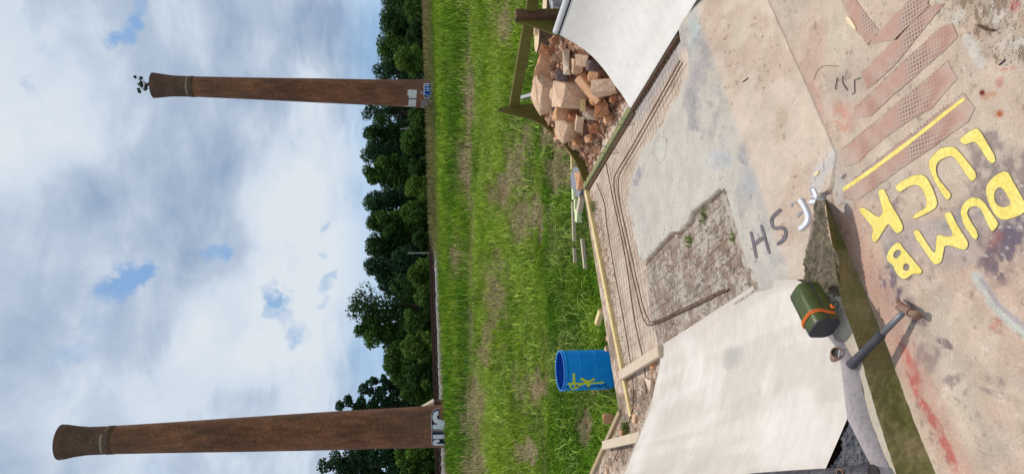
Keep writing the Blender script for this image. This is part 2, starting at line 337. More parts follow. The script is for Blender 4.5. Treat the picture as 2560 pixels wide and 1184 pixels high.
# ================================================================== FOREGROUND: old platform, slab, skate floor
EXPK = 1/1.35
def alb(r, g, b): return np.clip(lin(r, g, b)*EXPK, 0, .82)
far_edge = [(-4., 7.6), tuple(P(1475, 1184, .1)[:2]+[-.06, .1]), tuple(P(1550, 1028, .1)[:2]+[-.02, .10]), tuple(P(1462, 478, .1)[:2]+[0, .12]), (1.45, 6.75), (2.3, 6.7), (4, 6.2)]
plat = [(-4, -4), (4, -4)]+far_edge[::-1]
V, F = prism([(x, y, GZ-.3) for x, y in plat], (0, 0, -GZ+.3-.012))
tag(mk('concrete_platform', V, F, M['platform']), kind='structure')
def paint(base, x, y, col, m): return base*(1-m[..., None])+col*m[..., None]
def G(px, py, cx, cy, rx, ry, rot=0., w=None):
    c, s = math.cos(R(rot)), math.sin(R(rot)); dx = px-cx; dy = py-cy
    r = np.hypot((dx*c+dy*s)/rx, (-dx*s+dy*c)/ry)
    if w is not None: r = r+(w-.5)*1.3
    return 1-sst(.55, 1.1, r)
# --- slab
xs = np.concatenate([np.arange(-4, -.95, .15), np.arange(-.95, 1.35, .006), np.arange(1.4, 4.01, .15)]); ys = np.concatenate([np.arange(-4, 1.2, .15), np.arange(1.2, 3.2, .006), np.arange(3.2, 4.2, .1)])
V, F = gridmesh(xs, ys, lambda x, y: .0025*(fbm(x*6, y*6, 5)-.5))
x, y = V[:, 0], V[:, 1]; px, py = topx(x, y, 0.)
n1 = fbm(x*3, y*3, 11); n2 = fbm(x*9, y*9, 12); n3 = fbm(x*30, y*30, 13); n4 = fbm(x*5+4, y*5, 14, 5)
c = np.broadcast_to(alb(219, 195, 173), (len(x), 3)).copy(); hf = .3+.95*sst(.36, .60, fbm(x*38, y*38, 15))
c = paint(c, x, y, alb(212, 176, 155), sst(.48, .68, n1)*.55)
c = paint(c, x, y, alb(196, 182, 168), sst(.52, .7, n4)*.5)
c = paint(c, x, y, alb(224, 208, 184), sst(.55, .72, fbm(x*4, y*4, 44))*.5)
c = paint(c, x, y, alb(212, 168, 150), (1-sst(25, 75, segdist(px, py, [(2115, 560), (2170, 690), (2235, 830), (2300, 960), (2400, 1184)])+25*n2))*.75)
c = paint(c, x, y, alb(214, 165, 148), (1-sst(20, 60, segdist(px, py, [(2060, 330), (2020, 180), (2040, 80)])+25*n2))*.35)
c = paint(c, x, y, alb(206, 118, 106), (1-sst(8, 17, segdist(px, py, [(2248, 850), (2280, 930), (2300, 1000), (2335, 1050), (2365, 1110), (2395, 1190)])+16*(n3-.35)))*.75*hf)
c = paint(c, x, y, alb(208, 130, 116), (1-sst(6, 14, segdist(px, py, [(2262, 870), (2300, 950)])+22*(n3-.3)))*.6)
lk = inpoly(px, py, [(2190, 560), (2290, 430), (2440, 330), (2560, 300), (2620, 560), (2480, 640), (2330, 700), (2230, 700)])
c = paint(c, x, y, alb(148, 130, 126), lk*sst(.48, .60, n4)*.62*hf); c = paint(c, x, y, alb(176, 176, 178), lk*sst(.56, .66, n1)*.4)
for cx, cy, rx, ry, rot, col, k in [(2505, 640, 38, 68, 15, (122, 104, 112), .75), (2465, 665, 30, 22, 0, (132, 114, 118), .6), (2540, 560, 28, 60, 20, (120, 106, 118), .8), (2480, 590, 22, 30, 0, (170, 118, 112), .6), (2225, 715, 20, 45, -25, (128, 108, 116), .7), (2265, 745, 16, 30, -30, (120, 104, 114), .6),
    (2365, 860, 22, 9, 30, (140, 116, 114), .7), (2300, 800, 22, 10, 20, (130, 112, 118), .6), (2320, 895, 24, 34, -20, (150, 128, 124), .55), (2385, 950, 30, 16, -20, (140, 122, 122), .6), (2490, 955, 24, 12, 30, (158, 140, 134), .6), (2510, 990, 55, 8, 18, (150, 130, 126), .65), (2350, 715, 6, 14, 10, (140, 122, 124), .7), (2305, 705, 8, 16, 10, (165, 146, 140), .6),
    (2497, 815, 24, 22, 0, (206, 140, 122), .75), (2545, 1090, 24, 40, 0, (184, 164, 146), .5), (2495, 285, 12, 11, 0, (196, 116, 76), .85), (2455, 232, 7, 8, 0, (130, 76, 74), .9), (2475, 240, 22, 9, -10, (202, 150, 110), .6), (2535, 15, 15, 24, 0, (206, 96, 104), .9), (2556, 45, 14, 12, 0, (206, 96, 104), .85), (2500, 205, 9, 14, 0, (205, 120, 115), .6), (2520, 172, 20, 4, -10, (206, 120, 112), .6),
    (2120, 290, 28, 34, 0, (212, 168, 152), .5), (2250, 60, 60, 30, 20, (206, 166, 148), .55), (2030, 250, 20, 60, -25, (212, 162, 146), .5), (2100, 290, 22, 45, -10, (214, 160, 136), .6)]:
    c = paint(c, x, y, alb(*col), G(px, py, cx, cy, rx*1.25, ry*1.25, rot, n2*.5+n3*.5)*k*hf)
for pts, w, col, k in [([(2440, 690), (2480, 750), (2525, 800), (2575, 840)], 16, (206, 210, 200), .8), ([(2455, 700), (2500, 765), (2570, 825)], 7, (172, 150, 160), .6), ([(2420, 100), (2437, 130), (2452, 160)], 16, (222, 212, 200), .8), ([(2475, 5), (2485, 50), (2510, 90)], 16, (216, 208, 196), .6), ([(2070, 420), (2100, 470), (2110, 520)], 20, (212, 202, 194), .6)]:
    c = paint(c, x, y, alb(*col), (1-sst(w*.5, w*1.3, segdist(px, py, pts)+w*(n3-.5)))*k)
deb = inpoly(px+40*(n2-.5), py+40*(n3-.5), [(2360, 60), (2330, 20), (2340, -40), (2600, -40), (2600, 150), (2520, 165), (2460, 150), (2430, 80)])
c = paint(c, x, y, alb(186, 168, 146), deb*sst(.42, .6, n3)*.7); c = paint(c, x, y, alb(226, 216, 200), deb*sst(.58, .66, fbm(x*22, y*22, 31))*.7)
c = paint(c, x, y, alb(146, 122, 100), deb*sst(.62, .68, fbm(x*18, y*40, 33))*.8)
c = paint(c, x, y, alb(120, 96, 86), (1-sst(1.2, 2.6, segdist(px, py, [(2084, 383), (2105, 400), (2112, 470)])))*.0)
c = paint(c, x, y, alb(128, 104, 92), sst(.70, .76, fbm(x*55, y*55, 501, 3))*.45*sst(.4, .6, n2)); c = paint(c, x, y, alb(228, 216, 200), sst(.73, .78, fbm(x*70, y*70, 502, 3))*.6)
ck = np.abs(fbm(x*2.2, y*2.2, 503, 6)-.5); c = paint(c, x, y, alb(140, 116, 102), (1-sst(.0015, .006, ck))*sst(.52, .62, fbm(x*1.7, y*1.7, 504))*.65)
c = np.clip(c*(1+.16*(n3[:, None]-.5)), 0, .85)
# strips of old grating let into the slab: dark joint lines
Z2 = lambda q: [(2000+a/2.368, b/2.368) for a, b in q]
strips = [Z2([(245, 0), (330, 0), (470, 185), (405, 262), (335, 175)]), Z2([(470, 185), (655, 0), (760, 0), (770, 40), (660, 145), (575, 235), (410, 262)]), Z2([(365, 430), (560, 235), (760, 45), (860, 20), (560, 390), (440, 500), (400, 525)]), Z2([(330, 642), (840, 160), (905, 140), (935, 220), (860, 300), (560, 560), (420, 690), (345, 700)]),
          Z2([(245, 893), (880, 367), (932, 470), (780, 640), (640, 720), (450, 860), (350, 960), (268, 985)]), Z2([(255, 1140), (372, 1022), (972, 556), (1040, 640), (1000, 720), (760, 890), (600, 1000), (350, 1180), (262, 1182)])]
joints = [Z2([(410, 262), (650, 10)]), Z2([(575, 235), (770, 40)]), Z2([(330, 640), (840, 160)]), Z2([(245, 893), (880, 367)]), Z2([(372, 1020), (970, 555)]), Z2([(255, 10), (335, 175), (405, 262)])]
for j in joints:
    c = paint(c, x, y, alb(112, 84, 74), (1-sst(1.2, 3.2, segdist(px, py, j)+3.5*(fbm(x*40, y*40, 71)-.35)))*.85)
slab = tag(mk('concrete_slab', V, F, M['slab'], col=c, loc=(0, 0, 0)), kind='structure')
glab = ['dusty pink grating strip, left leg of the V at the far end of the slab', 'dusty pink grating strip, right leg of the V at the far end of the slab', 'short worn pink grating strip between the V-shaped ones and the whitened strip', 'pink grating strip half buried under white cement dust', 'long pink grating strip with clear dark holes at its near end', 'reddest grating strip, edged by the yellow line beside the yellow lettering']
for i, s in enumerate(strips):
    s = np.array(s); s = np.vstack([np.linspace(s[k], s[(k+1) % len(s)], max(2, int(np.hypot(*(s[(k+1) % len(s)]-s[k]))/4)), endpoint=False) for k in range(len(s))]); s = s+3*np.stack([fbm(s[:, 0]/14, s[:, 1]/14, 300+i)-.5, fbm(s[:, 0]/14, s[:, 1]/14, 310+i)-.5], 1)
    w = [P(a, b, 0.) for a, b in s]; v2, f2 = fill2d([[(q[0], q[1]) for q in w]]); cx = v2.mean(0)
    v2[:, 2] = .0022
    # break the outline with cement creeping over it: subdivided sheet, ragged rim
    tag(mk('worn_grate', v2, f2, M['grate'], loc=(cx[0], cx[1], .0022)), glab[i], 'grate', 'worn grating strips set into the slab')
def flat(name, polys, z, m, parent, off=0., sm=1, zf=None):
    ps = [[tuple((hit(a, b, zf)[:2]) if zf else P(a, b, z)[:2]) for a, b in (smoothpoly(p, sm) if sm else p)] for p in polys]
    v, f = fill2d(ps, off)
    if zf:
        bm = bmesh.new(); vs = [bm.verts.new(tuple(q)) for q in v]
        for q in f:
            try: bm.faces.new([vs[i] for i in q])
            except ValueError: pass
        bmesh.ops.subdivide_edges(bm, edges=[e for e in bm.edges if e.calc_length() > .03], cuts=2, use_grid_fill=True); bm.verts.index_update()
        v = np.array([q.co[:] for q in bm.verts]); f = [tuple(q.index for q in fc.verts) for fc in bm.faces]; bm.free()
        v[:, 2] = zf(v[:, 0], v[:, 1])+z
    else: v[:, 2] = z
    return mk(name, v, f, m, parent)
Z4 = lambda q: [(2130+a/2.960, 320+b/2.960) for a, b in q]
LET = [
 [[(790, 88), (835, 50), (895, 10), (930, 5), (950, 25), (990, 95), (1072, 235), (1025, 270), (935, 125), (905, 98), (880, 105), (830, 127)]],
 [[(930, 350), (890, 395), (868, 380), (810, 290), (760, 220), (735, 205), (690, 215), (645, 240), (622, 275), (620, 330), (640, 380), (690, 440), (732, 490), (725, 515), (700, 535), (650, 460), (600, 370), (570, 290), (568, 250), (590, 215), (640, 160), (700, 140), (755, 140), (790, 170), (850, 245)]],
 [[(315, 440), (350, 405), (440, 355), (500, 343), (540, 355), (570, 395), (605, 470), (630, 545), (625, 580), (590, 610), (455, 678), (450, 655), (480, 625), (540, 595), (555, 560), (545, 510), (520, 450), (490, 420), (450, 420), (400, 440), (350, 478)]],
 [[(190, 460), (235, 450), (255, 490), (290, 570), (340, 650), (380, 730), (370, 760), (330, 782), (300, 745), (270, 700), (235, 750), (180, 845), (150, 835), (145, 800), (160, 740), (110, 680), (50, 610), (70, 585), (100, 595), (190, 660), (215, 650), (230, 615), (210, 540)]],
 [[(1145, 310), (1190, 395), (1273, 540), (1290, 580), (1273, 630), (1160, 675), (1090, 675), (1030, 600), (995, 500), (990, 450), (1010, 400), (1060, 350)], [(1090, 430), (1130, 460), (1180, 560), (1160, 575), (1120, 590), (1070, 570), (1050, 520), (1055, 465)]],
 [[(1083, 700), (1075, 725), (1040, 765), (1020, 745), (960, 610), (935, 580), (895, 575), (860, 595), (848, 630), (870, 680), (938, 785), (910, 838), (830, 720), (805, 640), (808, 590), (840, 540), (890, 510), (940, 520), (975, 545), (1010, 600)]],
 [[(680, 635), (725, 615), (745, 650), (790, 740), (845, 820), (860, 860), (845, 895), (820, 900), (740, 870), (685, 865), (678, 900), (665, 980), (640, 1005), (605, 1010), (560, 940), (445, 775), (485, 742), (540, 830), (610, 935), (622, 890), (625, 800), (640, 788), (680, 800), (740, 805), (745, 770), (700, 690)]],
 [[(345, 835), (380, 890), (420, 935), (500, 1030), (520, 1055), (505, 1080), (450, 1075), (400, 1115), (360, 1110), (320, 1060), (305, 1010), (262, 985), (255, 950), (280, 890)], [(300, 945), (320, 905), (350, 895), (368, 915), (355, 945), (325, 970)], [(375, 1040), (385, 1005), (410, 997), (428, 1020), (420, 1050), (395, 1057)]]]
for L_ in LET:
    flat('letter_edge', [Z4(p) for p in L_], .0022, M['yedge'], slab, off=.0018); flat('painted_letter', [Z4(p) for p in L_], .0028, M['yellow'], slab)
flat('painted_line', [ribbon(Z2([(262, 1118), (420, 1010), (560, 905), (700, 800), (860, 670), (965, 590)]), 9)], .0028, M['yellow'], slab, sm=0)
# --- skate floor (newer layer, feathering down to the slab at its right end)
s0 = P(1920, 0, .008)[:2]; s1 = P(2090, 385, .008)[:2]; sd = (s1-s0)/np.linalg.norm(s1-s0); sn = np.array([sd[1], -sd[0]]); sn = sn if sn[1] > 0 else -sn
keepP = [(1300, -900), (1500, -900), (1760, -363), (1920, 0), (2010, 200), (2090, 385), (2078, 452), (2074, 470), (2062, 482), (2048, 490), (2040, 512), (2035, 545), (2027, 580), (2023, 612), (2013, 634), (2019, 690), (2005, 702), (2060, 838), (2108, 940), (2118, 1048), (2150, 1500), (1200, 1500)]
holeP = [(1612, 659), (1632, 638), (1656, 610), (1688, 578), (1702, 581), (1716, 566), (1729, 555), (1735, 533), (1752, 518), (1771, 501), (1779, 499), (1808, 470), (1813, 477), (1850, 609), (1867, 663), (1881, 676), (1892, 706), (1895, 722), (1840, 760), (1780, 800), (1680, 870), (1650, 885), (1625, 784), (1618, 700)]
bedL = [(1688, 60), (1718, 120), (1722, 185), (1690, 240), (1640, 330), (1590, 400), (1568, 470), (1575, 540), (1592, 610), (1612, 660), (1640, 760), (1655, 870)]
bedP = bedL+[(1655, 1300), (1200, 1300), (1200, 60)]
rampP = [(1668, 884), (1780, 808), (1896, 732), (1940, 722), (2000, 726), (2050, 850), (2100, 1050), (2080, 1500), (1300, 1500), (1560, 1198), (1640, 960), (1655, 880)]
def floorz(x, y, raw=False):
    x = np.asarray(x, float); y = np.asarray(y, float)
    d = (x-s0[0])*sn[0]+(y-s0[1])*sn[1]
    z = .006+.114*sst(0., .55, d)
    px, py = topx(x, y, .1)
    w = 22*(fbm(x*9, y*9, 3)-.5)
    ins = inpoly(px, py, bedP); dd = segdist(px, py, bedL); sgn = np.where(ins, dd, -dd)+w
    z = z-.035*sst(-14, 12, sgn)*(z > .03)
    hl = inpoly(px+5*(fbm(x*40, y*40, 8)-.5), py+5*(fbm(x*40, y*40, 9)-.5), holeP)
    z = np.where(hl, .094+.010*(fbm(x*25, y*25, 6)-.5), z+.003*(fbm(x*5, y*5, 2)-.5))
    z = np.where(inpoly(px, py, rampP), .055, z)
    px2, py2 = topx(x, y, z); am = sst(380, 520, py2)*.85+.15; kp = inpoly(px2+9*am*(fbm(x*25, y*25, 18)-.5), py2+6*am*(fbm(x*25, y*25, 19)-.5), keepP)
    if not raw: z = np.where(kp, z, -.03)
    return z
xs = np.concatenate([np.arange(-3.2, -1.3, .03), np.arange(-1.3, 1.45, .006), np.arange(1.45, 3.6, .05)]); ys = np.concatenate([np.arange(2.0, 3.4, .005), np.arange(3.4, 6.7, .009)])
FE = np.array(far_edge)
def keepf(x, y):
    px, py = topx(x, y, .06); ok = inpoly(px, py, [(1250, -1200), (1500, -1200), (1790, -363), (1935, 0), (2020, 200), (2106, 390), (2096, 450), (2080, 500), (2054, 545), (2040, 640), (2030, 700), (2012, 712), (2060, 870), (2060, 1600), (1200, 1600)])
    ok &= (x*CR[0]+y*CR[1] > -.06) | ((y > 4.1) & (x > -2.6))
    return ok & (y < np.interp(x, FE[:, 0], FE[:, 1])-.02)
V, F = gridmesh(xs, ys, floorz, keepf)
x, y, z = V.T; px, py = topx(x, y, z); n1 = fbm(x*3, y*3, 21); n2 = fbm(x*8, y*8, 22); n3 = fbm(x*28, y*28, 23); n4 = fbm(x*5, y*5, 24, 5)
c = np.broadcast_to(alb(216, 206, 192), (len(x), 3)).copy()
c = paint(c, x, y, alb(204, 190, 168), sst(-1.5, .5, (px-1900)/200-(py-250)/250)*.6)
c = paint(c, x, y, alb(198, 188, 182), sst(.5, .68, n1)*.5); c = paint(c, x, y, alb(222, 210, 194), sst(.55, .7, n4)*.5)
sm = inpoly(px+60*(n2-.5), py+60*(n1-.5), [(1690, 0), (1740, -60), (1830, 0), (1810, 150), (1790, 330), (1720, 330), (1690, 160)])
sm2 = inpoly(px+70*(n2-.5), py+70*(n1-.5), [(1800, 300), (1920, 300), (1960, 420), (1960, 700), (1900, 700), (1840, 480)]); c = paint(c, x, y, alb(188, 180, 176), sm2*sst(.42, .62, .6*n4+.4*n3)*.7)
c = paint(c, x, y, alb(180, 172, 170), sm*sst(.36, .62, .45*n2+.3*n3+.25*fbm(x*60, y*25, 505))*.9)
for cx, cy, rx, ry, rot, col, k in [(1846, 75, 24, 52, 0, (166, 192, 142), .75), (1745, 50, 16, 60, 12, (200, 210, 206), .6), (1905, 345, 24, 16, -30, (160, 152, 158), .7), (1890, 375, 30, 12, 20, (166, 158, 162), .6), (1860, 385, 12, 22, 0, (160, 156, 166), .6), (1830, 250, 20, 10, -20, (172, 166, 160), .5), (1800, 400, 26, 30, 0, (196, 198, 204), .5), (1728, 250, 10, 22, 0, (170, 166, 172), .5), (1650, 365, 12, 22, 0, (226, 220, 208), .6), (1595, 440, 8, 26, 20, (160, 152, 164), .6), (1870, 460, 22, 26, 0, (188, 190, 194), .6), (1935, 470, 10, 18, 0, (184, 182, 182), .6), (1950, 645, 30, 12, 10, (184, 178, 176), .5), (1890, 430, 30, 14, 0, (190, 186, 188), .4)]:
    c = paint(c, x, y, alb(*col), G(px, py, cx, cy, rx*1.3, ry*1.3, rot, .3+.6*(n2-.5)+.8*(n3-.5)+.2)*k*1.15*(.45+.75*sst(.38, .6, fbm(x*45, y*45, 506))))
for pts, w, col, k in [([(1955, 137), (1925, 215), (1905, 285)], 2.2, (130, 122, 120), .6), ([(1942, 184), (1938, 225), (1932, 262)], 1.8, (140, 130, 126), .6), ([(1880, 243), (1905, 258), (1933, 270)], 2., (130, 122, 120), .65), ([(1968, 317), (1953, 372)], 2., (140, 132, 130), .5), ([(1830, 160), (1800, 200)], 3., (160, 152, 150), .5), ([(1632, 385), (1640, 345), (1655, 340), (1668, 350), (1662, 395), (1648, 410), (1636, 390)], 2., (176, 168, 160), .7), ([(1855, 480), (1875, 440), (1900, 425), (1940, 430), (1945, 465)], 2., (170, 164, 166), .6), ([(1780, 340), (1795, 400), (1800, 440)], 2., (176, 170, 172), .5), ([(1960, 125), (1970, 132)], 4., (120, 112, 112), .7)]:
    c = paint(c, x, y, alb(*col), (1-sst(w*.4, w*1.5, segdist(px, py, pts)+w*(n3-.5)))*k*.6)
bed = sst(.110, .094, z); c = paint(c, x, y, alb(232, 210, 188), bed*.9); c = paint(c, x, y, alb(214, 184, 162), bed*sst(.5, .66, n2)*.6)
lv = (1-sst(15, 45, segdist(px, py, [(1690, 95), (1640, 180), (1590, 265)])+20*(n3-.5)))*bed; c = paint(c, x, y, alb(196, 188, 186), lv*.8)
dirt = inpoly(px+30*(n2-.5), py+30*(n3-.5), [(1480, 470), (1505, 560), (1530, 700), (1550, 900), (1600, 960), (1640, 900), (1655, 960), (1600, 1184), (1400, 1184), (1440, 470)]); c = paint(c, x, y, alb(170, 132, 104), dirt*sst(.35, .6, n3)*.75); c = paint(c, x, y, alb(120, 106, 92), dirt*sst(.56, .68, n2)*.6)
hl = inpoly(px, py, [(a+2, b) for a, b in holeP]); c = paint(c, x, y, alb(202, 187, 170), hl*1.)
c = paint(c, x, y, alb(150, 112, 88), hl*sst(.50, .80, n2+.18*G(px, py, 1800, 660, 60, 60))*.6); c = paint(c, x, y, alb(124, 102, 84), hl*sst(.48, .62, n3)*.6); c = paint(c, x, y, alb(214, 204, 192), hl*sst(.60, .66, fbm(x*45, y*45, 29))*.7)
lip = (1-sst(2, 5, segdist(px, py, holeP[:12])))*sst(.075, .055, z)*0; c = paint(c, x, y, alb(96, 66, 46), (1-sst(6.5, 9, segdist(px, py, holeP[:13])))*hl*.65)  # dark brown band paints the shade along the hole's jagged edge
wl = (1-sst(10, 26, segdist(px, py, [(2086, 390), (2050, 432), (2040, 470)])+20*(n3-.5))); c = paint(c, x, y, alb(222, 214, 208), wl*.8)
c = paint(c, x, y, alb(140, 120, 108), sst(.71, .77, fbm(x*55, y*55, 511, 3))*.55*sst(.45, .6, n2)); c = np.clip(c*(1+.14*(n3[:, None]-.5)), 0, .85)
floor = tag(mk('skate_floor', V, F, M['floor'], col=c, loc=(0, 0, 0), smooth=True), kind='structure')
fz = lambda a, b: floorz(a, b)
Z5 = lambda q: [(1850+a/4.935, 430+b/4.935) for a, b in q]
for pts, w, m, zz in [([(140, 745), (165, 850), (205, 1050)], 26, 'marker', .003), ([(270, 665), (310, 800), (365, 990)], 28, 'marker', .003), ([(190, 890), (245, 835), (310, 805)], 34, 'marker', .0035), ([(500, 470), (440, 520), (395, 570), (395, 640), (430, 700), (510, 680), (565, 700), (575, 770), (540, 840), (480, 880)], 34, 'marker', .003),
     ([(640, 420), (650, 385), (690, 375)], 18, 'gpaint', .003), ([(765, 345), (815, 440), (855, 540), (850, 610), (800, 670), (755, 700)], 48, 'gpaint', .0028), ([(745, 350), (800, 440), (835, 530), (832, 600), (790, 660), (750, 690)], 36, 'wpaint', .004), ([(715, 545), (750, 500), (790, 480)], 24, 'gpaint', .0034),
     ([(895, 215), (935, 310), (962, 372)], 52, 'gpaint', .0028), ([(1000, 320), (1050, 270), (1085, 250)], 30, 'gpaint', .0028), ([(912, 220), (950, 310), (972, 365)], 36, 'wpaint', .004), ([(985, 345), (1040, 315), (1095, 280)], 44, 'wpaint', .0045)]:
    flat('painted_stroke', [ribbon(Z5(pts), w/4.935*1.25)], zz, M[m], floor, sm=0, zf=fz)
# --- curb in front of the left ramp
curb = empty('concrete_curb', (*P(2225, 885, 0)[:2], 0), 'low concrete curb with a mossy near face and a broken end at the white lettering', 'curb')
base = [P(*q, .0) for q in [(2058, 490), (2108, 600), (2165, 730), (2225, 885), (2282, 1040), (2340, 1184), (2420, 1400)]]
topn = [P(*q, .085) for q in [(2068, 545), (2085, 640)]]+[P(*q, .1) for q in [(2101, 748), (2143, 862), (2190, 1030), (2240, 1184), (2310, 1400)]]
topf = [P(*q, .085) for q in [(2052, 510), (2040, 620)]]+[P(*q, .1) for q in [(2035, 720), (2085, 850), (2120, 1000), (2165, 1184), (2230, 1400)]]
def resamp(p, n):
    p = np.array(p); d = np.concatenate([[0], np.cumsum(np.linalg.norm(np.diff(p, axis=0), axis=1))]); t = np.linspace(0, d[-1], n); return np.stack([np.interp(t, d, p[:, k]) for k in range(3)], 1)
nb, nr = 260, 16
B0 = resamp(base, nb); T0 = resamp(topn, nb); B0[:, 2] = -.006
V = []
for i in range(nb):
    for j in range(nr+1):
        f = j/nr; p = B0[i]*(1-f)+T0[i]*f; e = .004*(vn(i*.35, j*.6, 77)-.5)+.008*(fbm(i*.06, j*.2, 78)-.5); p = p+np.array([.39*e, -.92*e, .3*e*(f < .99)]); V.append(p)
F = [(i*(nr+1)+j, i*(nr+1)+j+1, (i+1)*(nr+1)+j+1, (i+1)*(nr+1)+j) for i in range(nb-1) for j in range(nr)]
mk('mossy_face', V, F, M['moss'], curb, smooth=True)
Vn = np.array(V).reshape(nb, nr+1, 3)[:, -1]; Tf = resamp(topf, nb); kb = 10; V = []
for i in range(nb):
    for j in range(kb+1):
        f = j/kb; p = Vn[i]*(1-f)+Tf[i]*f; p = p+np.array([0, 0, .006*(fbm(i*.1, j*.5, 41)-.5)*(0 < j)]); V.append(p)
F = [(i*(kb+1)+j, i*(kb+1)+j+1, (i+1)*(kb+1)+j+1, (i+1)*(kb+1)+j) for i in range(nb-1) for j in range(kb) if topx(*Vn[i])[1] > 738]
mk('curb_top', V, F, M['curb'], curb, smooth=True)
# broken end: a rubble-faced mass between the floor edge and the mossy face
bo = smoothpoly([(2052, 494), (2046, 500), (2036, 545), (2024, 610), (2008, 632), (2012, 700), (2006, 712), (2060, 740), (2106, 752), (2098, 690), (2088, 630), (2078, 570), (2066, 515)], 1)
w = [P(a, b, .09) for a, b in bo]; bx = np.array([q[:2] for q in w]); xs = np.arange(bx[:, 0].min(), bx[:, 0].max(), .005); ys = np.arange(bx[:, 1].min(), bx[:, 1].max(), .005)
V, F = gridmesh(xs, ys, lambda x, y: .092+.040*(fbm(x*16, y*16, 51)-.5)+.03*(fbm(x*55, y*55, 52)-.5), lambda x, y: inpoly(x, y, bx))
mk('broken_end', V, F, M['broken'], curb, smooth=False)
# --- left ramp
farL = [(0, .12), (-.1, .135), (-.184, .164), (-.372, .236), (-.574, .349), (-.733, .441), (-.83, .53), (-.93, .66)]
bL = P(1650, 865, .12)
Fp = np.array([[bL[0]+t*CR[0], bL[1]+t*CR[1], z] for t, z in farL])
Np = np.array([P(*q) for q in [(1990, 698, .118), (2030, 716, .122), (2066, 836, .128), (2088, 866, .13), (2101, 905, .135), (2111, 990, .145), (2118, 1046, .152), (2062, 1174, .215), (2030, 1245, .25)]])
nu, ns = 90, 60; Fu = resamp(Fp, nu); Nu = resamp(Np, nu)
Sg = np.linspace(0, 1, ns)[:, None, None]; base0 = P(1890, 705, .12)
S = Nu[None]*(1-Sg)+Fu[None]*Sg
zz = Nu[None, :, 2]*(1-Sg[..., 0])+Fu[None, :, 2]*Sg[..., 0]; k = Sg[..., 0]; zz = zz-.10*k*(1-k)*np.sin(np.linspace(0, math.pi, nu))[None]**1.0*.6
bp_ = resamp([P(1990, 698, .118), P(1940, 700, .119), P(1894, 706, .12), P(1770, 787, .12), P(1650, 865, .12)], ns); dl_ = bp_-S[:, 0]; dl_[:, 2] = 0; S = S+dl_[:, None, :]*((1-np.linspace(0, 1, nu))**3)[None, :, None]
S[..., 2] = zz; S[..., 2] += .006*(fbm(S[..., 0]*2.5, S[..., 1]*2.5, 61)-.5)
lr = empty('concrete_ramp', (*bL[:2], .0), 'smooth white concrete ramp rising beside the mossy curb, next to the dark pipe', 'ramp')
V = S.reshape(-1, 3); F = [(i*nu+j, i*nu+j+1, (i+1)*nu+j+1, (i+1)*nu+j) for i in range(ns-1) for j in range(nu-1)]
rx_, ry_ = topx(V[:, 0], V[:, 1], V[:, 2]); m1_ = fbm(V[:, 0]*4, V[:, 1]*4, 400); tt = np.tile(np.linspace(0, 1, nu), ns)
cw = np.broadcast_to(np.array([.66, .59, .52]), (len(V), 3)).copy()
cw = paint(cw, 0, 0, np.array([.56, .49, .415]), sst(.42, .60, fbm(tt*14+.3*m1_, np.repeat(np.linspace(0, 1, ns), nu)*1.6, 402))*.6)
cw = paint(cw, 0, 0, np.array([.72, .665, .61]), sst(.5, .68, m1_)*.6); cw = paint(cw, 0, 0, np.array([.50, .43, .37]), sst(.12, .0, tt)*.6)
cw = paint(cw, 0, 0, np.array([.36, .34, .33]), G(rx_, ry_, 1830, 895, 24, 34, 20, .5*m1_+.5*fbm(V[:, 0]*25, V[:, 1]*25, 405))*.5)
mk('ramp_surface', V, [f[::-1] for f in F], M['white'], lr, smooth=True, col=cw)
def skirt(line, z):
    n = len(line); V = list(line)+[np.array([p[0], p[1], z]) for p in line]; return V, [(i, i+1, n+i+1, n+i) for i in range(n-1)]
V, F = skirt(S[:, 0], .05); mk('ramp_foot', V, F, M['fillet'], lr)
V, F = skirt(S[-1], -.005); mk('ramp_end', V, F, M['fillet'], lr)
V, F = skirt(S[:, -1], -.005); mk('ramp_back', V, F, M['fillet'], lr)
ed = [S[-1][j]+np.array([*(AX*.012), -.03]) for j in range(30, nu)]
V = []; F = []
for j, p in enumerate(ed): V += [p+[0, 0, .03], p+np.array([*(AX*.016), .03]), p+np.array([*(AX*.016), -.06]), p+[0, 0, -.06]]
for j in range(len(ed)-1):
    for q in range(4): F.append((j*4+q, j*4+(q+1) % 4, j*4+4+(q+1) % 4, j*4+4+q))
mk('edge_strip', V, F, M['pale'], lr)
# mortar fillet with the ramp's shade painted in as dull lavender, running from its near edge down to the curb top
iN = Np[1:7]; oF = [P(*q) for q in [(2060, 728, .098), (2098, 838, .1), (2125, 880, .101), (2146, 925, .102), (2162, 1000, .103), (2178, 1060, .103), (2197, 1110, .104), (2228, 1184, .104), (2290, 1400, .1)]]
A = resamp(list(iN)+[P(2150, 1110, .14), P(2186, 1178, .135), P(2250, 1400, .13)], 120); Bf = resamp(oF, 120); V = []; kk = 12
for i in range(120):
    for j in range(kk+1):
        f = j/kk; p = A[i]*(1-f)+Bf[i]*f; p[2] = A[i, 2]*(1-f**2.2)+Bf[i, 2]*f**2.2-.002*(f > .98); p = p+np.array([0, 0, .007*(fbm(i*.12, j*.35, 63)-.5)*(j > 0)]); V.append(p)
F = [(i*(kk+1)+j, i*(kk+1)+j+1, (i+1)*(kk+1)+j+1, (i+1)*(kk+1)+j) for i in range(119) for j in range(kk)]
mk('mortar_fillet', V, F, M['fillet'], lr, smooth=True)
tri = [P(*q) for q in [(2118, 1044, .15), (2090, 1108, .182), (2058, 1180, .218), (2030, 1250, .25), (2200, 1400, .13), (2190, 1184, .134), (2165, 1140, .138), (2150, 1108, .141)]]
tx = np.array([q[:2] for q in tri]); tz = np.array([q[2] for q in tri]); xs = np.arange(tx[:, 0].min()-.01, tx[:, 0].max()+.01, .005); ys = np.arange(tx[:, 1].min()-.01, tx[:, 1].max()+.01, .005)
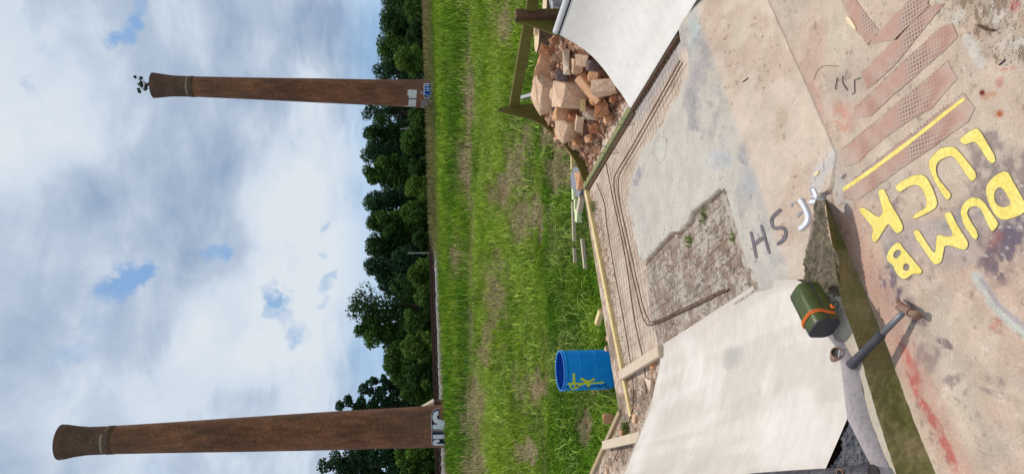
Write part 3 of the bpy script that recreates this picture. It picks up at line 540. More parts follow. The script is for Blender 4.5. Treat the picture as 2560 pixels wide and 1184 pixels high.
def triz(x, y):
    ww = sum(1/((x-a)**2+(y-b)**2+1e-4) for (a, b) in tx); z = sum(q/((x-a)**2+(y-b)**2+1e-4) for (a, b), q in zip(tx, tz))/ww
    return z-.012+.03*(fbm(x*22, y*22, 66)-.5)+.02*(vn(x*90, y*90, 67)-.5)
V, F = gridmesh(xs, ys, triz, lambda x, y: inpoly(x, y, tx*1.0)); mk('rough_patch', V, F, M['rough'], lr)
# pipe lying along the ramp's lip
pp = empty('steel_pipe', P(2183, 1178, .14), 'dark steel pipe with a rusty hole along the ramp lip by the mossy curb', 'pipe')
p0 = P(2186, 1184, .155); p1 = P(1880, 1202, .30); V, F = tube([p0, (p0+p1)/2, p1], .031, 20); mk('pipe', V, F, M['dpipe'], pp, smooth=False)
d = (p1-p0)/np.linalg.norm(p1-p0); q = P(2093, 1180, .225); nrm = (EYE-q)/np.linalg.norm(EYE-q); q = p0+d*((q-p0)@d); 
hc = q+(nrm-d*(nrm@d))*.026+np.array([.012, 0, .006]); nn = (nrm-d*(nrm@d)); nn = nn/np.linalg.norm(nn)
V, F = tube([hc, hc+nn*.012], .014, 14); mk('rusty_hole', V, F, M['rusthead'], pp); V, F = tube([hc+nn*.0125, hc+nn*.0135], .010, 14); mk('hole', V, F, M['black'], pp)
# --- right ramp
prof = [(0, .112), (.004, .121), (.097, .160), (.168, .200), (.31, .272), (.426, .352), (.518, .452), (.605, .585)]
bR = P(1575, 270, .12); PR = np.array(catmull([(t, z, 0) for t, z in prof], 6))[:, :2]
bd0 = P(1690, 90, .12)[:2]-P(1580, 270, .12)[:2]; bd0 /= np.linalg.norm(bd0)
rr = empty('concrete_ramp', (*bR[:2], 0), 'bright white concrete quarter pipe with a light steel coping beside the rubble', 'ramp')
rows = np.linspace(0, 2.3, 40); V = []
for r_ in rows:
    for t, z in PR: V.append([bR[0]+bd0[0]*r_+t*CR[0], bR[1]+bd0[1]*r_+t*CR[1], z+.004*(fbm(r_*3, t*4, 68)-.5)])
npf = len(PR); F = [(i*npf+j, (i+1)*npf+j, (i+1)*npf+j+1, i*npf+j+1) for i in range(len(rows)-1) for j in range(npf-1)]
mk('ramp_surface', V, F, M['white2'], rr, smooth=True); V = np.array(V).reshape(len(rows), npf, 3)
v, f = skirt(V[0], -.01); mk('ramp_end', v, f, M['clay'], rr)
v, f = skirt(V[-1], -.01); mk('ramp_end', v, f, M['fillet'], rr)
tl = V[:, -1]; v = []; 
for p in tl: v += [p, p+np.array([*(CR*.10), 0]), np.array([*(p[:2]+CR*.12), -.01])]
f = [(i*3+j, i*3+3+j, i*3+3+j+1, i*3+j+1) for i in range(len(tl)-1) for j in range(2)]; mk('ramp_back', v, f, M['rough'], rr)
v, f = tube([p+np.array([0, 0, .012])+np.array([*(CR*.02), 0]) for p in (tl[0], tl[-1])], .024, 14); mk('coping', v, f, M['lpipe'], rr)
v, f = tube([p+np.array([*(-CR*.004), -.006]) for p in (tl[0]+[*(bd0*.002), 0], tl[-1])], .0055, 8); mk('painted_coping_shadow', v, f, M['black'], rr)  # black rod drawn as the shadow line along the coping
# transition plank edges along the foot of the right ramp
def plank(name, a, b, w, h, m, label, cat='board', group=None, z=None, parent=None, upv=(0, 0, 1)):
    v, f = beam(a, b, w, h, upv); o = mk(name, v, f, m, parent)
    return tag(o, label, cat, group) if parent is None else o
plank('edge_board', P(1577, 271, .12)+np.array([*(-CR*.010), -.032]), P(1692, 84, .12)+np.array([*(-CR*.010), -.032]), .018, .06, M['brownwd'], 'thin dark brown strip along the foot of the bright white ramp')
a0 = P(1459, 474, .12); a1 = P(1575, 276, .12); ab = (a1-a0)/np.linalg.norm(a1-a0); an = np.array([-ab[1], ab[0], 0]); an = an if an[1] > 0 else -an
plank('form_board', a0+an*.028-[0, 0, .045], a1+an*.028-[0, 0, .045], .05, .09, M['treated'], 'greenish treated board holding back the red rubble')
plank('form_board', a0-an*.016-[0, 0, .056], a1-an*.016-[0, 0, .056], .03, .075, M['brownwd'], 'dark brown board nailed in front of the greenish rubble board')
# form boards round the unfinished floor
b0 = P(1462, 478, .12); b1 = P(1574, 1040, .115)
plank('form_board', b0-[0, 0, .045], b1-[0, 0, .045], .038, .09, M['pine'], 'long fresh yellow board edging the wire mesh in front of the blue drum')
c0 = P(1546, 1028, .11); c1 = P(1440, 1262, .12)
plank('form_board', c0-[0, 0, .06], c1-[0, 0, .06], .038, .12, M['weath'], 'weathered tan board set at an angle past the end of the yellow board')
e0 = P(1553, 938, .125); e1 = P(1652, 876, .14)
plank('brace_board', e0, e1, .068, .036, M['pale'], 'pale brace board lying from the yellow board to the white ramp')
e0 = P(1511, 1112, .13); e1 = P(1604, 1090, .15)
plank('brace_board', e0, e1, .066, .036, M['pale'], 'pale brace board lying from the angled tan board to the white ramp')
q = P(1504, 776, .09); plank('stake', q, q+np.array([-.12, .14, -.005]), .045, .045, M['pine'], 'short square wooden stub sticking out behind the long yellow board', 'stake')
q = P(1455, 492, .07); plank('stake', q, q+np.array([-.13, .1, 0]), .06, .05, M['pale'], 'short offcut by the corner where yellow and green boards meet', 'stake')
# --- curved plywood templates and the rail between them
def plate(name, pts, p0, th, m, parent):
    w = [PV(a, b, p0, AX) for a, b in pts]; v, f = prism(w, (AX[0]*th, AX[1]*th, 0)); return mk(name, v, f, m, parent)
bT = P(1465, 450, .12); tm = empty('ramp_template', bT, 'curved olive plywood ramp template standing at the far side of the rubble', 'template')
plate('panel', [(1243, 275), (1262, 281), (1301, 290), (1320, 295), (1339, 302), (1360, 315), (1377, 328), (1396, 345), (1411, 362), (1426, 382), (1438, 402), (1449, 425), (1458, 450), (1468, 452), (1480, 400), (1465, 330), (1420, 262), (1365, 260), (1280, 262), (1250, 268)], bT, .018, M['ply'], tm)
bT2 = np.array([1.66, 5.12, 0]); t2 = empty('ramp_template', (1.66, 5.12, .1), 'olive plywood template with an upright batten behind the white ramp coping', 'template')
plate('panel', [(1288, 30), (1410, 30), (1410, 92), (1390, 86), (1359, 74), (1316, 59), (1288, 54)], bT2, .018, M['ply'], t2)
w0 = PV(1288, 43, bT2, AX); w1 = PV(1420, 43, bT2, AX); v, f = beam(w0-np.array([*(AX*.028), 0]), w1-np.array([*(AX*.028), 0]), .055, .05, (CR[0], CR[1], 0)); mk('batten', v, f, M['brownwd'], t2)
w0 = PV(1288, 34, bT2, AX); w1 = PV(1420, 34, bT2, AX); v, f = beam(w0-np.array([*(AX*.022), 0]), w1-np.array([*(AX*.022), 0]), .03, .035, (CR[0], CR[1], 0)); mk('batten', v, f, M['ply'], t2)
r0 = PV(1285, 262, bT, AX)+np.array([0, 0, 0]); r1 = P(1334, -10, .76)
plank('rail_board', r0, r1, .038, .085, M['ply'], 'dark green rail board joining the tops of the two plywood templates')
s0_ = P(1300, 247, .62); s0_ = PV(1300, 245, bT, AX); s1_ = PV(1353, 230, bT-np.array([*(AX*.25), 0]), AX)
plank('strut', s0_, s1_, .03, .03, M['galv'], 'short grey strut reaching from the rail board down to the rubble', 'strut')
# ================================================================== rubble bank
# bank surface rises from the green board towards the back of the templates
ob = P(1465, 470, .1)[:2]
def bankz(x, y):
    t = (np.asarray(x)-ob[0])*CR[0]+(np.asarray(y)-ob[1])*CR[1]
    s = (np.asarray(x)-ob[0])*AX[0]+(np.asarray(y)-ob[1])*AX[1]
    return .06+.42*sst(.05, .78, t)-1.2*sst(.95, 1.5, t)-.9*sst(.12, .5, s)
def bankzn(x, y): return bankz(x, y)+.05*(fbm(x*7, y*7, 81)-.5)+.035*(fbm(x*28, y*28, 82)-.5)
xs = np.arange(.2, 2.9, .012); ys = np.arange(4.3, 7.3, .012)
def kb_(x, y):
    t = (x-ob[0])*CR[0]+(y-ob[1])*CR[1]; s = (x-ob[0])*AX[0]+(y-ob[1])*AX[1]; sR = (bR[0]-ob[0])*AX[0]+(bR[1]-ob[1])*AX[1]
    return (t > .075) & (t < 1.5) & (s > sR-.35) & (s < np.where(t > .80, .45, .0)) & ~((s < sR-.0) & (t < .62)) 
V, F = gridmesh(xs, ys, bankzn, kb_); tag(mk('rubble_bank', V, F, M['clay'], loc=(1.2, 5.5, 0)), kind='structure')
rk = [ # px, py, w(px along image y), h(px along image x), mat, flat, label
 (1389, 167, 66, 46, 'rocktan', 'largest tan rock on top of the pile by the standing logs'),
 (1376, 232, 62, 40, 'rockgrey', 'light beige slab tilted at the top of the pile, touching the grey strut'),
 (1437, 236, 58, 44, 'rockgrey', 'flat beige slab in the middle of the pile under the long block'),
 (1519, 216, 34, 40, 'rockgrey', 'rough grey beige rock nearest the white ramp edge at mid height'),
 (1496, 189, 26, 24, 'rocktan', 'small brown rock between the long block and the white ramp edge'),
 (1405, 125, 22, 20, 'rockred', 'small round reddish rock beside the largest tan rock'),
 (1402, 98, 28, 30, 'rockred', 'reddish rock at the top corner beside the light coping'),
 (1377, 126, 30, 26, 'rockred', 'orange brown rock behind the largest tan rock, near the log'),
 (1404, 232, 40, 30, 'rockgrey', 'grey pink rock wedged between the two beige slabs'),
 (1421, 282, 36, 34, 'rocktan', 'tan angular rock under the dark rod at the template side'),
 (1429, 314, 52, 36, 'rockgrey', 'grey beige rock with a brown side, lowest big one by the plywood template'),
 (1410, 332, 40, 20, 'rocktan', 'upright tan shard against the plywood template'),
 (1371, 284, 46, 26, 'rockred', 'red rock leaning on the plywood template near its top'),
 (1398, 262, 32, 16, 'rockdark', 'dark purple grey brick piece beneath the beige slab'),
 (1515, 278, 40, 30, 'rockred', 'reddish brown rock in the clay near the foot of the white ramp'),
 (1482, 287, 28, 26, 'rockwhite', 'small whitish rock in the middle of the clay'),
 (1455, 302, 44, 14, 'rockgrey', 'pale thin shard pointing toward the clay'),
 (1468, 152, 32, 26, 'rockgrey', 'pinkish grey rock tucked under the white ramp edge'),
 (1493, 166, 24, 24, 'rockdark', 'dark brown rock under the white ramp edge'),
 (1424, 152, 54, 14, 'rockwhite', 'long pale shard between the largest tan rock and the ramp edge'),
 (1452, 165, 40, 20, 'rockgrey', 'mottled grey rock beside the long pale shard'),
 (1451, 357, 20, 18, 'rocktan', 'small tan rock low in the clay by the plywood template'),
 (1414, 190, 24, 26, 'rockdark', 'dark rock beside the largest tan rock'),
 (1440, 290, 24, 20, 'rockred', 'red brown rock beside the tan angular rock'),
 (1500, 245, 30, 22, 'rockred', 'brown rock under the low end of the long block'),
 (1536, 250, 22, 20, 'rockred', 'small red rock against the white ramp edge low down'),
 (1530, 300, 22, 18, 'rocktan', 'small tan rock by the upper end of the greenish board'),
 (1493, 320, 24, 18, 'rockred', 'small reddish rock halfway along the greenish board'),
 (1478, 345, 20, 15, 'rocktan', 'small sandy rock in the clay above the greenish board'),
]
for i, (a, b, w, h, m, lab) in enumerate(rk):
    q = hit(a, b, lambda x, y: bankz(x, y)+.055, .3)
    if (q[0]-ob[0])*CR[0]+(q[1]-ob[1])*CR[1] > .82 or q[2] < .1: q = PV(a, b, ob+CR*.82, CR); q[2] = min(max(q[2], .2), .66)
    zc = topx(*q)[0]; k = np.linalg.norm(q-EYE)/FP*.97
    k *= 1.22 if i in (0, 1, 2, 3, 9, 10) else 1.; v, f = rock((w*k*1.16, w*k*.9, h*k*1.5), 100+i); v = rotx(v, random.uniform(-.7, .7)); v = rotz(v, random.uniform(-.9, .9)); mk_ = mk('rock', v+q+[0, 0, .03], f, M[m]); tag(mk_, lab, 'rock', 'rocks in the rubble pile')
# long cut block and a yellow offcut on the pile
q0 = hit(1449, 190, lambda x, y: bankz(x, y)+.10, .3); q1 = hit(1500, 252, lambda x, y: bankz(x, y)+.09, .3); v, f = beam(q0, q1, .085, .075, (.3, -.2, 1), .007); tag(mk('stone_block', v, f, M['rocktan']), 'long cut tan stone block lying across the middle of the rubble pile', 'stone block')
q0 = hit(1457, 250, lambda x, y: bankz(x, y)+.09, .3); v, f = beam(q0, q0+np.array([-.085, -.01, 0]), .045, .035); tag(mk('timber_offcut', v, f, M['pine']), 'small yellow timber offcut on the rubble beside the long cut block', 'offcut')
# clods and pebbles of the clay (uncountable)
parts = []
for i in range(980):
    t = rng.uniform(.09, .62 if i < 560 else .95); s = rng.uniform(-1.28, .02); x, y = ob+CR*t+AX*s
    px_, py_ = topx(x, y, .1+.3*t)
    sz = rng.uniform(.008, .03)*(1.35 if rng.random() < .15 else 1); v = np.array([[1, 0, 0], [-1, 0, 0], [0, 1, 0], [0, -1, 0], [0, 0, 1], [0, 0, -1]])*rng.uniform(.5, 1.1, (6, 1))*sz
    if i >= 560: v *= 1.5
    if t < .62 and s < (bR[0]-ob[0])*AX[0]+(bR[1]-ob[1])*AX[1]-.02: continue
    v = rotz(rotx(v, rng.uniform(0, 3)), rng.uniform(0, 6))+[x, y, float(bankzn(x, y))+sz*.3]; parts.append((v, [(0, 2, 4), (2, 1, 4), (1, 3, 4), (3, 0, 4), (2, 0, 5), (1, 2, 5), (3, 1, 5), (0, 3, 5)]))
V, F = join(parts); tag(mk('clay_clods', V, F, mat('clay_clod', (.36, .18, .11), (.56, .38, .27), scale=20, rough=.95, island=.35)), 'loose red clay clods at the foot of the rubble', 'clods', kind='stuff')
def rod(name, pts, r, m, label, cat='rod', group=None, zf=None, dz=.0, z0=.1, sm=True, n=6):
    w = [(hit(a, b, zf, z0)+[0, 0, dz]) if zf else P(a, b, z0) for a, b in pts]
    if sm: w = catmull(w, 5)
    v, f = tube(w, r, n); return tag(mk(name, v, f, M[m], smooth=False), label, cat, group)
bz2 = lambda x, y: bankz(x, y)+.10
rod('wire_rod', [(1385, 190), (1410, 235), (1445, 275), (1477, 312)], .004, 'rebar', 'longest bent wire rod crossing the rubble toward the clay', zf=bz2)
rod('wire_rod', [(1424, 232), (1432, 248), (1446, 266)], .0035, 'rebar', 'short wire rod lying next to the flat beige slab on the rubble', zf=bz2)
rod('wire_rod', [(1358, 247), (1388, 284), (1412, 318), (1440, 352), (1462, 385), (1472, 425)], .004, 'rebar', 'thin wire rod along the plywood template side of the rubble', zf=bz2)
rod('stick', [(1362, 130), (1343, 186)], .009, 'chip', 'thin pale stick leaning in the grass by the upright log', 'stick', zf=lambda x, y: .25, sm=False)
# corner rock and slate piece by the board corner
q = P(1459, 452, .08); v, f = rock((.17, .10, .13), 300); tag(mk('rock', v+q+[0, .02, 0], f, M['rocktan']), 'tan rock wedged under the lower tip of the plywood template', 'rock', 'rocks in the rubble pile')
for i, (a, b, w, h, m, lab) in enumerate([(1490, 515, 30, 14, 'rocktan', 'flat tan stone against the outside of the long yellow board near its far corner'), (1519, 868, 18, 16, 'rockgrey', 'small pale stone outside the yellow board beside the drum'), (1523, 845, 20, 18, 'rocktan', 'tan stone outside the yellow board just before the drum'), (1522, 1045, 22, 30, 'rocktan', 'brownish stone beside the upper end of the angled tan board'), (1637, 905, 34, 24, 'rocktan', 'orange stone under the white ramp beside the brace board'), (1632, 965, 40, 34, 'rockwhite', 'pale lump of concrete under the curved edge of the white ramp'), (1576, 985, 34, 16, 'rockwhite', 'white stone inside the pointed end of the yellow board'), (1592, 1045, 26, 20, 'rockgrey', 'grey stone on the dirt under the white ramp edge'), (1565, 1085, 30, 26, 'rockred', 'reddish stone between the two brace boards'), (1528, 1150, 20, 24, 'rockwhite', 'white stone in the row inside the angled board'), (1522, 1178, 20, 20, 'rockgrey', 'grey stone at the end of the row inside the angled board')]):
    q = P(a, b, .08 if i > 3 else .0); k = np.linalg.norm(q-EYE)/FP; v, f = rock((w*k, w*k*.8, max(h*k, .05)), 320+i); tag(mk('stone', v+q, f, M[m]), lab, 'stone')
# --- logs behind the rubble
for i, (a, b, rpx, lab, D) in enumerate([(1342, 98, 31, 'upright log with a pale cut top and a chip on it beside the rubble', 9.6), (1362, 12, 26, 'upright log with pale cut top half hidden behind the template batten', 9.2)]):
    c0 = PD(a, b, D); r = rpx/FP*D*1.02; lg = empty('log', (c0[0], c0[1], GZ), lab, 'log', 'cut logs behind the rubble'); n = 28
    ring = lambda z, k: [[c0[0]+r*k*math.cos(t)*(1+.05*math.sin(3*t)), c0[1]+r*k*math.sin(t)*(1+.04*math.cos(2*t)), z] for t in np.linspace(0, 2*math.pi, n, endpoint=False)]
    hs = np.linspace(GZ, c0[2], 6); V = sum([ring(z, 1+.03*math.sin(z*9)) for z in hs], []); F = [(j*n+k, j*n+(k+1) % n, (j+1)*n+(k+1) % n, (j+1)*n+k) for j in range(5) for k in range(n)]; mk('bark', V, F, M['logbark'], lg, smooth=True)
    V = ring(c0[2], .99)+ring(c0[2]+.006, .93); F = [(k, (k+1) % n, n+(k+1) % n, n+k) for k in range(n)]+[tuple(n+k for k in range(n))]; mk('cut_top', V, F, M['cutend'], lg)
    if i == 0:
        v, f = rock((.12, .10, .05), 402); tag(mk('bark_chip', v+[c0[0]+r*.5, c0[1]-r*.5, c0[2]+.03], f, M['cutend']), 'small split chip lying on the cut top of the upright log', 'chip')
q = P(1392, 18, .55); v, f = rock((.34, .2, .26), 410); tag(mk('rock', v+q+[.06, .18, -.1], f, M['speckle']), 'grey rock speckled with black behind the light coping', 'rock', 'rocks in the rubble pile')
# --- welded mesh and reinforcing rods over the bed
parts = []; o = P(1600, 700, .07)[:2]; sp = .05
meshR = [(1692, 96), (1724, 190), (1700, 250), (1655, 330), (1612, 410), (1590, 480), (1598, 560), (1625, 640), (1690, 600), (1725, 560), (1800, 490), (1840, 600), (1875, 690), (1760, 775), (1660, 850), (1600, 880), (1620, 985), (1580, 1050), (1545, 900), (1500, 620), (1486, 480), (1580, 285)]
for fam in (0, 1):
    A, Bd = (AX, CR) if fam == 0 else (CR, AX)
    for i in range(-70, 71):
        st = np.arange(-4, 4, .03); b_ = i*sp+.012*(vn(np.full(st.shape, i*3.3), st*1.2, 90+fam)-.5)+.02*(vn(st*1.1+4, st*0, 95+fam)-.5)
        xx = o[0]+Bd[0]*b_+A[0]*st; yy = o[1]+Bd[1]*b_+A[1]*st; pz = floorz(xx, yy, True); a_, b2 = topx(xx, yy, .08); ok = inpoly(a_, b2, meshR) & (pz < .110)
        run = []
        for j in range(len(st)):
            if ok[j]: run.append((xx[j], yy[j], .094+.014*float(vn(xx[j]*5, yy[j]*5, 99))+fam*.002))
            if (not ok[j] or j == len(st)-1) and run:
                if len(run) > 2 and not (rng.random() < .45 and inpoly(*[np.array(q_) for q_ in topx(*run[len(run)//2])], holeP)): parts.append(tube(run, .0011, 3, False))
                run = []
V, F = join(parts); tag(mk('wire_mesh', V, F, M['wire']), 'rusty square welded wire mesh spread over the unfinished bed and broken hole', 'wire mesh')
Z = .1
RB = [([(1515, 408), (1530, 485), (1562, 636), (1586, 795), (1605, 882), (1611, 917), (1616, 985)], .0042, 'long straight rod running under the pale brace board nearest the smooth floor', .104),
 ([(1491, 457), (1511, 508), (1518, 569), (1538, 687), (1559, 800), (1573, 882), (1582, 951), (1582, 1019), (1560, 1090), (1535, 1150)], .004, 'long rod closest to the yellow board, ending past the angled board', .104),
 ([(1700, 152), (1640, 260), (1580, 367), (1545, 425), (1535, 450), (1540, 500), (1562, 600), (1584, 700), (1602, 775), (1612, 802), (1630, 811), (1720, 772), (1822, 722)], .0043, 'rod bent into a wide hairpin ending over the gravel hole', .105),
 ([(1706, 158), (1648, 262), (1590, 366), (1556, 422), (1546, 452), (1549, 500), (1570, 598), (1590, 690), (1608, 765), (1622, 797), (1636, 803), (1722, 764), (1812, 722)], .0036, 'inner twin of the hairpin rod running just inside it', .109)]
for pts, r, lab, z in RB: rod('reinforcing_rod', pts, r, 'rebar', lab, 'rod', 'reinforcing rods over the mesh', z0=z)
# --- gravel in the hole and along the dirt, weeds
parts = []
def pebble(x, y, z, sz):
    v = np.array([[1, 0, 0], [-1, 0, 0], [0, 1, 0], [0, -1, 0], [0, 0, .8], [0, 0, -.6]])*rng.uniform(.5, 1.15, (6, 1))*sz; return rotz(v, rng.uniform(0, 6))+[x, y, z], [(0, 2, 4), (2, 1, 4), (1, 3, 4), (3, 0, 4), (2, 0, 5), (1, 2, 5), (3, 1, 5), (0, 3, 5)]
n = 0
while n < 2400:
    a, b = rng.uniform(1600, 1890), rng.uniform(470, 870)
    if not inpoly(np.array(a), np.array(b), holeP): continue
    q = P(a, b, .094); n += 1; parts.append(pebble(q[0], q[1], .096, rng.uniform(.002, .0065)*(1.9 if rng.random() < .05 else 1)))
n = 0
while n < 700:
    a, b = rng.uniform(1480, 1650), rng.uniform(480, 1184)
    if not inpoly(np.array(a), np.array(b), [(1478, 480), (1492, 480), (1530, 640), (1560, 850), (1600, 960), (1650, 940), (1600, 1184), (1500, 1184), (1545, 1060), (1570, 1030)]): continue
    q = P(a, b, .085); n += 1; parts.append(pebble(q[0], q[1], .088, rng.uniform(.003, .012)*(1.9 if rng.random() < .07 else 1)))
V, F = join(parts); tag(mk('gravel', V, F, mat('gravel_mix', (.24, .175, .13), (.62, .54, .46), scale=25, rough=.9, island=.5)), 'loose gravel crumbs in the broken hole and along the form boards', 'gravel', kind='stuff')
def tuft(name, a, b, zf, n, h, lab, cols, cat='weed', spread=.05, group=None, wd=.006):
    q = hit(a, b, zf, .06); V = []; F = []; C = []
    for i in range(n):
        t = rng.uniform(0, 6.28); r = rng.uniform(0, spread); x, y = q[0]+r*math.cos(t), q[1]+r*math.sin(t); l = h*rng.uniform(.5, 1.2); ln = rng.uniform(.3, 1.)*l; t2 = rng.uniform(0, 6.28); dx, dy = math.cos(t2), math.sin(t2); w = wd*rng.uniform(.6, 1.3); k = len(V)
        V += [(x-dy*w, y+dx*w, q[2]-.005), (x+dy*w, y-dx*w, q[2]-.005), (x+dx*ln*.4+dy*w*.8, y+dy*ln*.4-dx*w*.8, q[2]+l*.6), (x+dx*ln*.4-dy*w*.8, y+dy*ln*.4+dx*w*.8, q[2]+l*.6), (x+dx*ln, y+dy*ln, q[2]+l*.75)]; F += [(k, k+1, k+2, k+3), (k+3, k+2, k+4)]
        C += [cols[rng.integers(len(cols))]]*5
    return tag(mk(name, V, F, M['grass'], col=np.array(C)), lab, cat, group)
gc = [(.16, .24, .045), (.22, .30, .07), (.11, .18, .03), (.30, .32, .12)]
hz = lambda x, y: .096
tuft('grass_tuft', 1760, 537, hz, 48, .035, 'wispy green weed tuft at the jagged edge of the gravel hole', gc, spread=.05, wd=.0025)
tuft('grass_tuft', 1726, 602, hz, 44, .035, 'small green weed tuft in the middle of the gravel hole', gc, spread=.035, wd=.0025)
tuft('grass_tuft', 1842, 596, hz, 50, .035, 'green weed tuft against the straight edge of the hole by the painted letters', gc, spread=.03, wd=.0025)
tuft('grass_tuft', 1487, 515, lambda x, y: .085, 50, .05, 'olive weed tuft inside the yellow board near its far corner', gc, wd=.003)
tuft('grass_tuft', 1570, 1070, lambda x, y: .085, 60, .07, 'yellowish weed tuft at the pointed end of the yellow board', gc, wd=.004)
tuft('seedling', 1437, 130, lambda x, y: bankz(x, y)+.12, 14, .05, 'small bright green seedling in the rubble beside the white ramp', [(.25, .4, .10)], 'plant', .02, wd=.012)
# --- blue drum
q = PV(1540, 925, P(1545, 925, GZ), (0, 1)); q = np.array([P(1552, 925, GZ)[0], P(1552, 925, GZ)[1]+.25, GZ]); D = q[1]; r = 97/2/FP*(D*FW[1]+(H-GZ)*.9*-UP[1]*-1+.0)*1.0; r = 49/FP*math.hypot(D, 2.2)
ztop = PD(1399, 925, D)[2]; hgt = ztop-GZ; cx = PD(1460, 924, D)[0]
dr = empty('plastic_drum', (cx, D, GZ), 'blue plastic drum with lime green spray marks standing in the grass', 'drum'); n = 64
def lathe(pr, n=64, c=(cx, D, GZ)):
    V = [[c[0]+a*math.cos(t), c[1]+a*math.sin(t), c[2]+z] for a, z in pr for t in np.linspace(0, 2*math.pi, n, endpoint=False)]
    return V, [(j*n+k, j*n+(k+1) % n, (j+1)*n+(k+1) % n, (j+1)*n+k) for j in range(len(pr)-1) for k in range(n)]
k = hgt
pr = [(.0, .0), (r*.80, .0), (r*.90, .012*k), (r*.955, .06*k), (r*.985, .13*k), (r, .2*k), (r, .395*k), (r*1.012, .40*k), (r*1.012, .408*k), (r, .415*k), (r*1.0, .685*k), (r*1.012, .69*k), (r*1.012, .70*k), (r, .706*k), (r*.995, .90*k), (r*.985, .925*k), (r*1.0, .93*k), (r*1.02, .935*k), (r*1.02, .955*k), (r*.985, .96*k)]
pr = sorted(set(pr+[(a, z+s*.003*k) for a, z in pr[4:] for s in (1, -1) if False])|set(), key=lambda q_: q_[1]); pr2 = []
for (a0_, z0_), (a1_, z1_) in zip(pr[:-1], pr[1:]): pr2 += [(a0_, z0_)]+([(a0_+(a1_-a0_)*f_, z0_+(z1_-z0_)*f_) for f_ in (.03, .2, .5, .8, .97)] if z1_-z0_ > .05*k else [])
pr = pr2+[pr[-1]]
V, F = lathe(pr); mk('body', V, F, M['drum'], dr, smooth=True)
V, F = lathe([(r*.95, k*.99), (r*.945, k*.3), (0, k*.28)]); mk('inside', V, F, M['drumshade'], dr, smooth=True)
V, F = lathe([(r*.985, .96*k), (r*.99, .975*k), (r*1.0, .98*k), (r*1.01, .99*k), (r*1.0, k), (r*.965, k), (r*.95, .985*k)]); mk('rim', V, F, mat('blue_rim', (.05, .26, .72), (.07, .30, .78), rough=.35), dr, smooth=True)
def ondrum(pts, w, m, nm):
    pts = np.array(catmull([np.array([a, b, 0.]) for a, b in pts], 6))[:, :2]; V = []; F = []
    for i in range(len(pts)):
        d = pts[min(i+1, len(pts)-1)]-pts[max(i-1, 0)]; d = d/np.linalg.norm(d); nn = np.array([-d[1], d[0]])*w/2*(.8+.4*float(vn(i*.6, w, 4)))
        for s in (1, -1):
            a, b = pts[i]+nn*s; rd = ray(a, b); ox, oy = -cx, -D; A = rd[0]**2+rd[1]**2; B = rd[0]*ox+rd[1]*oy; Cc = ox*ox+oy*oy-(r*1.014)**2; di = B*B-A*Cc
            t = (-B-math.sqrt(max(di, 0)))/A; V.append(EYE+rd*t)
    F = [(2*i, 2*i+1, 2*i+3, 2*i+2) for i in range(len(pts)-1)]; mk(nm, V, F, M[m], dr)
Z3 = lambda q_: [(1370+a/8.455, 860+b/8.455) for a, b in q_]
for pts, w in [([(545, 610), (548, 700), (550, 800)], 5.2), ([(390, 835), (520, 828), (700, 825), (900, 825), (1180, 800)], 3.6), ([(550, 800), (500, 840), (470, 890), (500, 935), (560, 930), (570, 860), (545, 810)], 3.6), ([(690, 720), (780, 765), (850, 830), (850, 900)], 5.4), ([(990, 725), (900, 770), (820, 800), (720, 840), (620, 900), (550, 935)], 4.4), ([(800, 800), (870, 810)], 8)]: ondrum(Z3(pts), w*1.25, 'spray', 'spray_mark')
for pts, w in [([(310, 940), (370, 905), (430, 910), (490, 940)], 1.8), ([(560, 930), (600, 895), (650, 890), (700, 920)], 1.8), ([(790, 910), (850, 915), (940, 885), (1070, 880), (1080, 910)], 2.), ([(1090, 915), (1160, 870), (1245, 840)], 2.), ([(1215, 860), (1225, 900), (1290, 915)], 1.6)]: ondrum(Z3(pts), w, 'black', 'scrawl')
# --- scrap lumber etc. on the grass behind the board
for i, (a, b, m, lab, w) in enumerate([((1433, 505), (1436, 602), 'pale', 'pale scrap stick in the grass behind the long yellow board, farther from it', .07), ((1436, 620), (1438, 655), 'pale', 'short end of grey scrap stick in the grass beyond the pale ones', .05), ((1456, 597), (1464, 670), 'pale', 'pale scrap stick in the grass closest to the long yellow board', .08), ((1431, 388), (1432, 424), 'pine', 'short yellow scrap block half behind the plywood template tip', .09)]):
    plank('scrap_stick', P(*a, GZ+.09), P(*b, GZ+.09), w*.7, .055, M[m], lab, 'scrap wood')
q = [P(a, b, GZ+.12) for a, b in [(1426, 438), (1434, 418), (1452, 418), (1458, 440), (1455, 470), (1447, 492), (1432, 490), (1428, 465)]]; v, f = prism(q, (0, .02, -.10)); tag(mk('stone_slab', v, f, M['slate']), 'blue grey flat slab lying in the grass behind the board corner', 'slab')
parts = [rock((.22, .14, .10), 500+i) for i in range(3)]; q = P(1447, 512, GZ+.1); V, F = join([(v+q+[(-.16+.16*i), .1*i, 0], f) for i, (v, f) in enumerate(parts)]); tag(mk('crumpled_wrapper', V, F, M['wrapper']), 'crumpled lime and white wrapper in the grass by the board corner', 'wrapper')
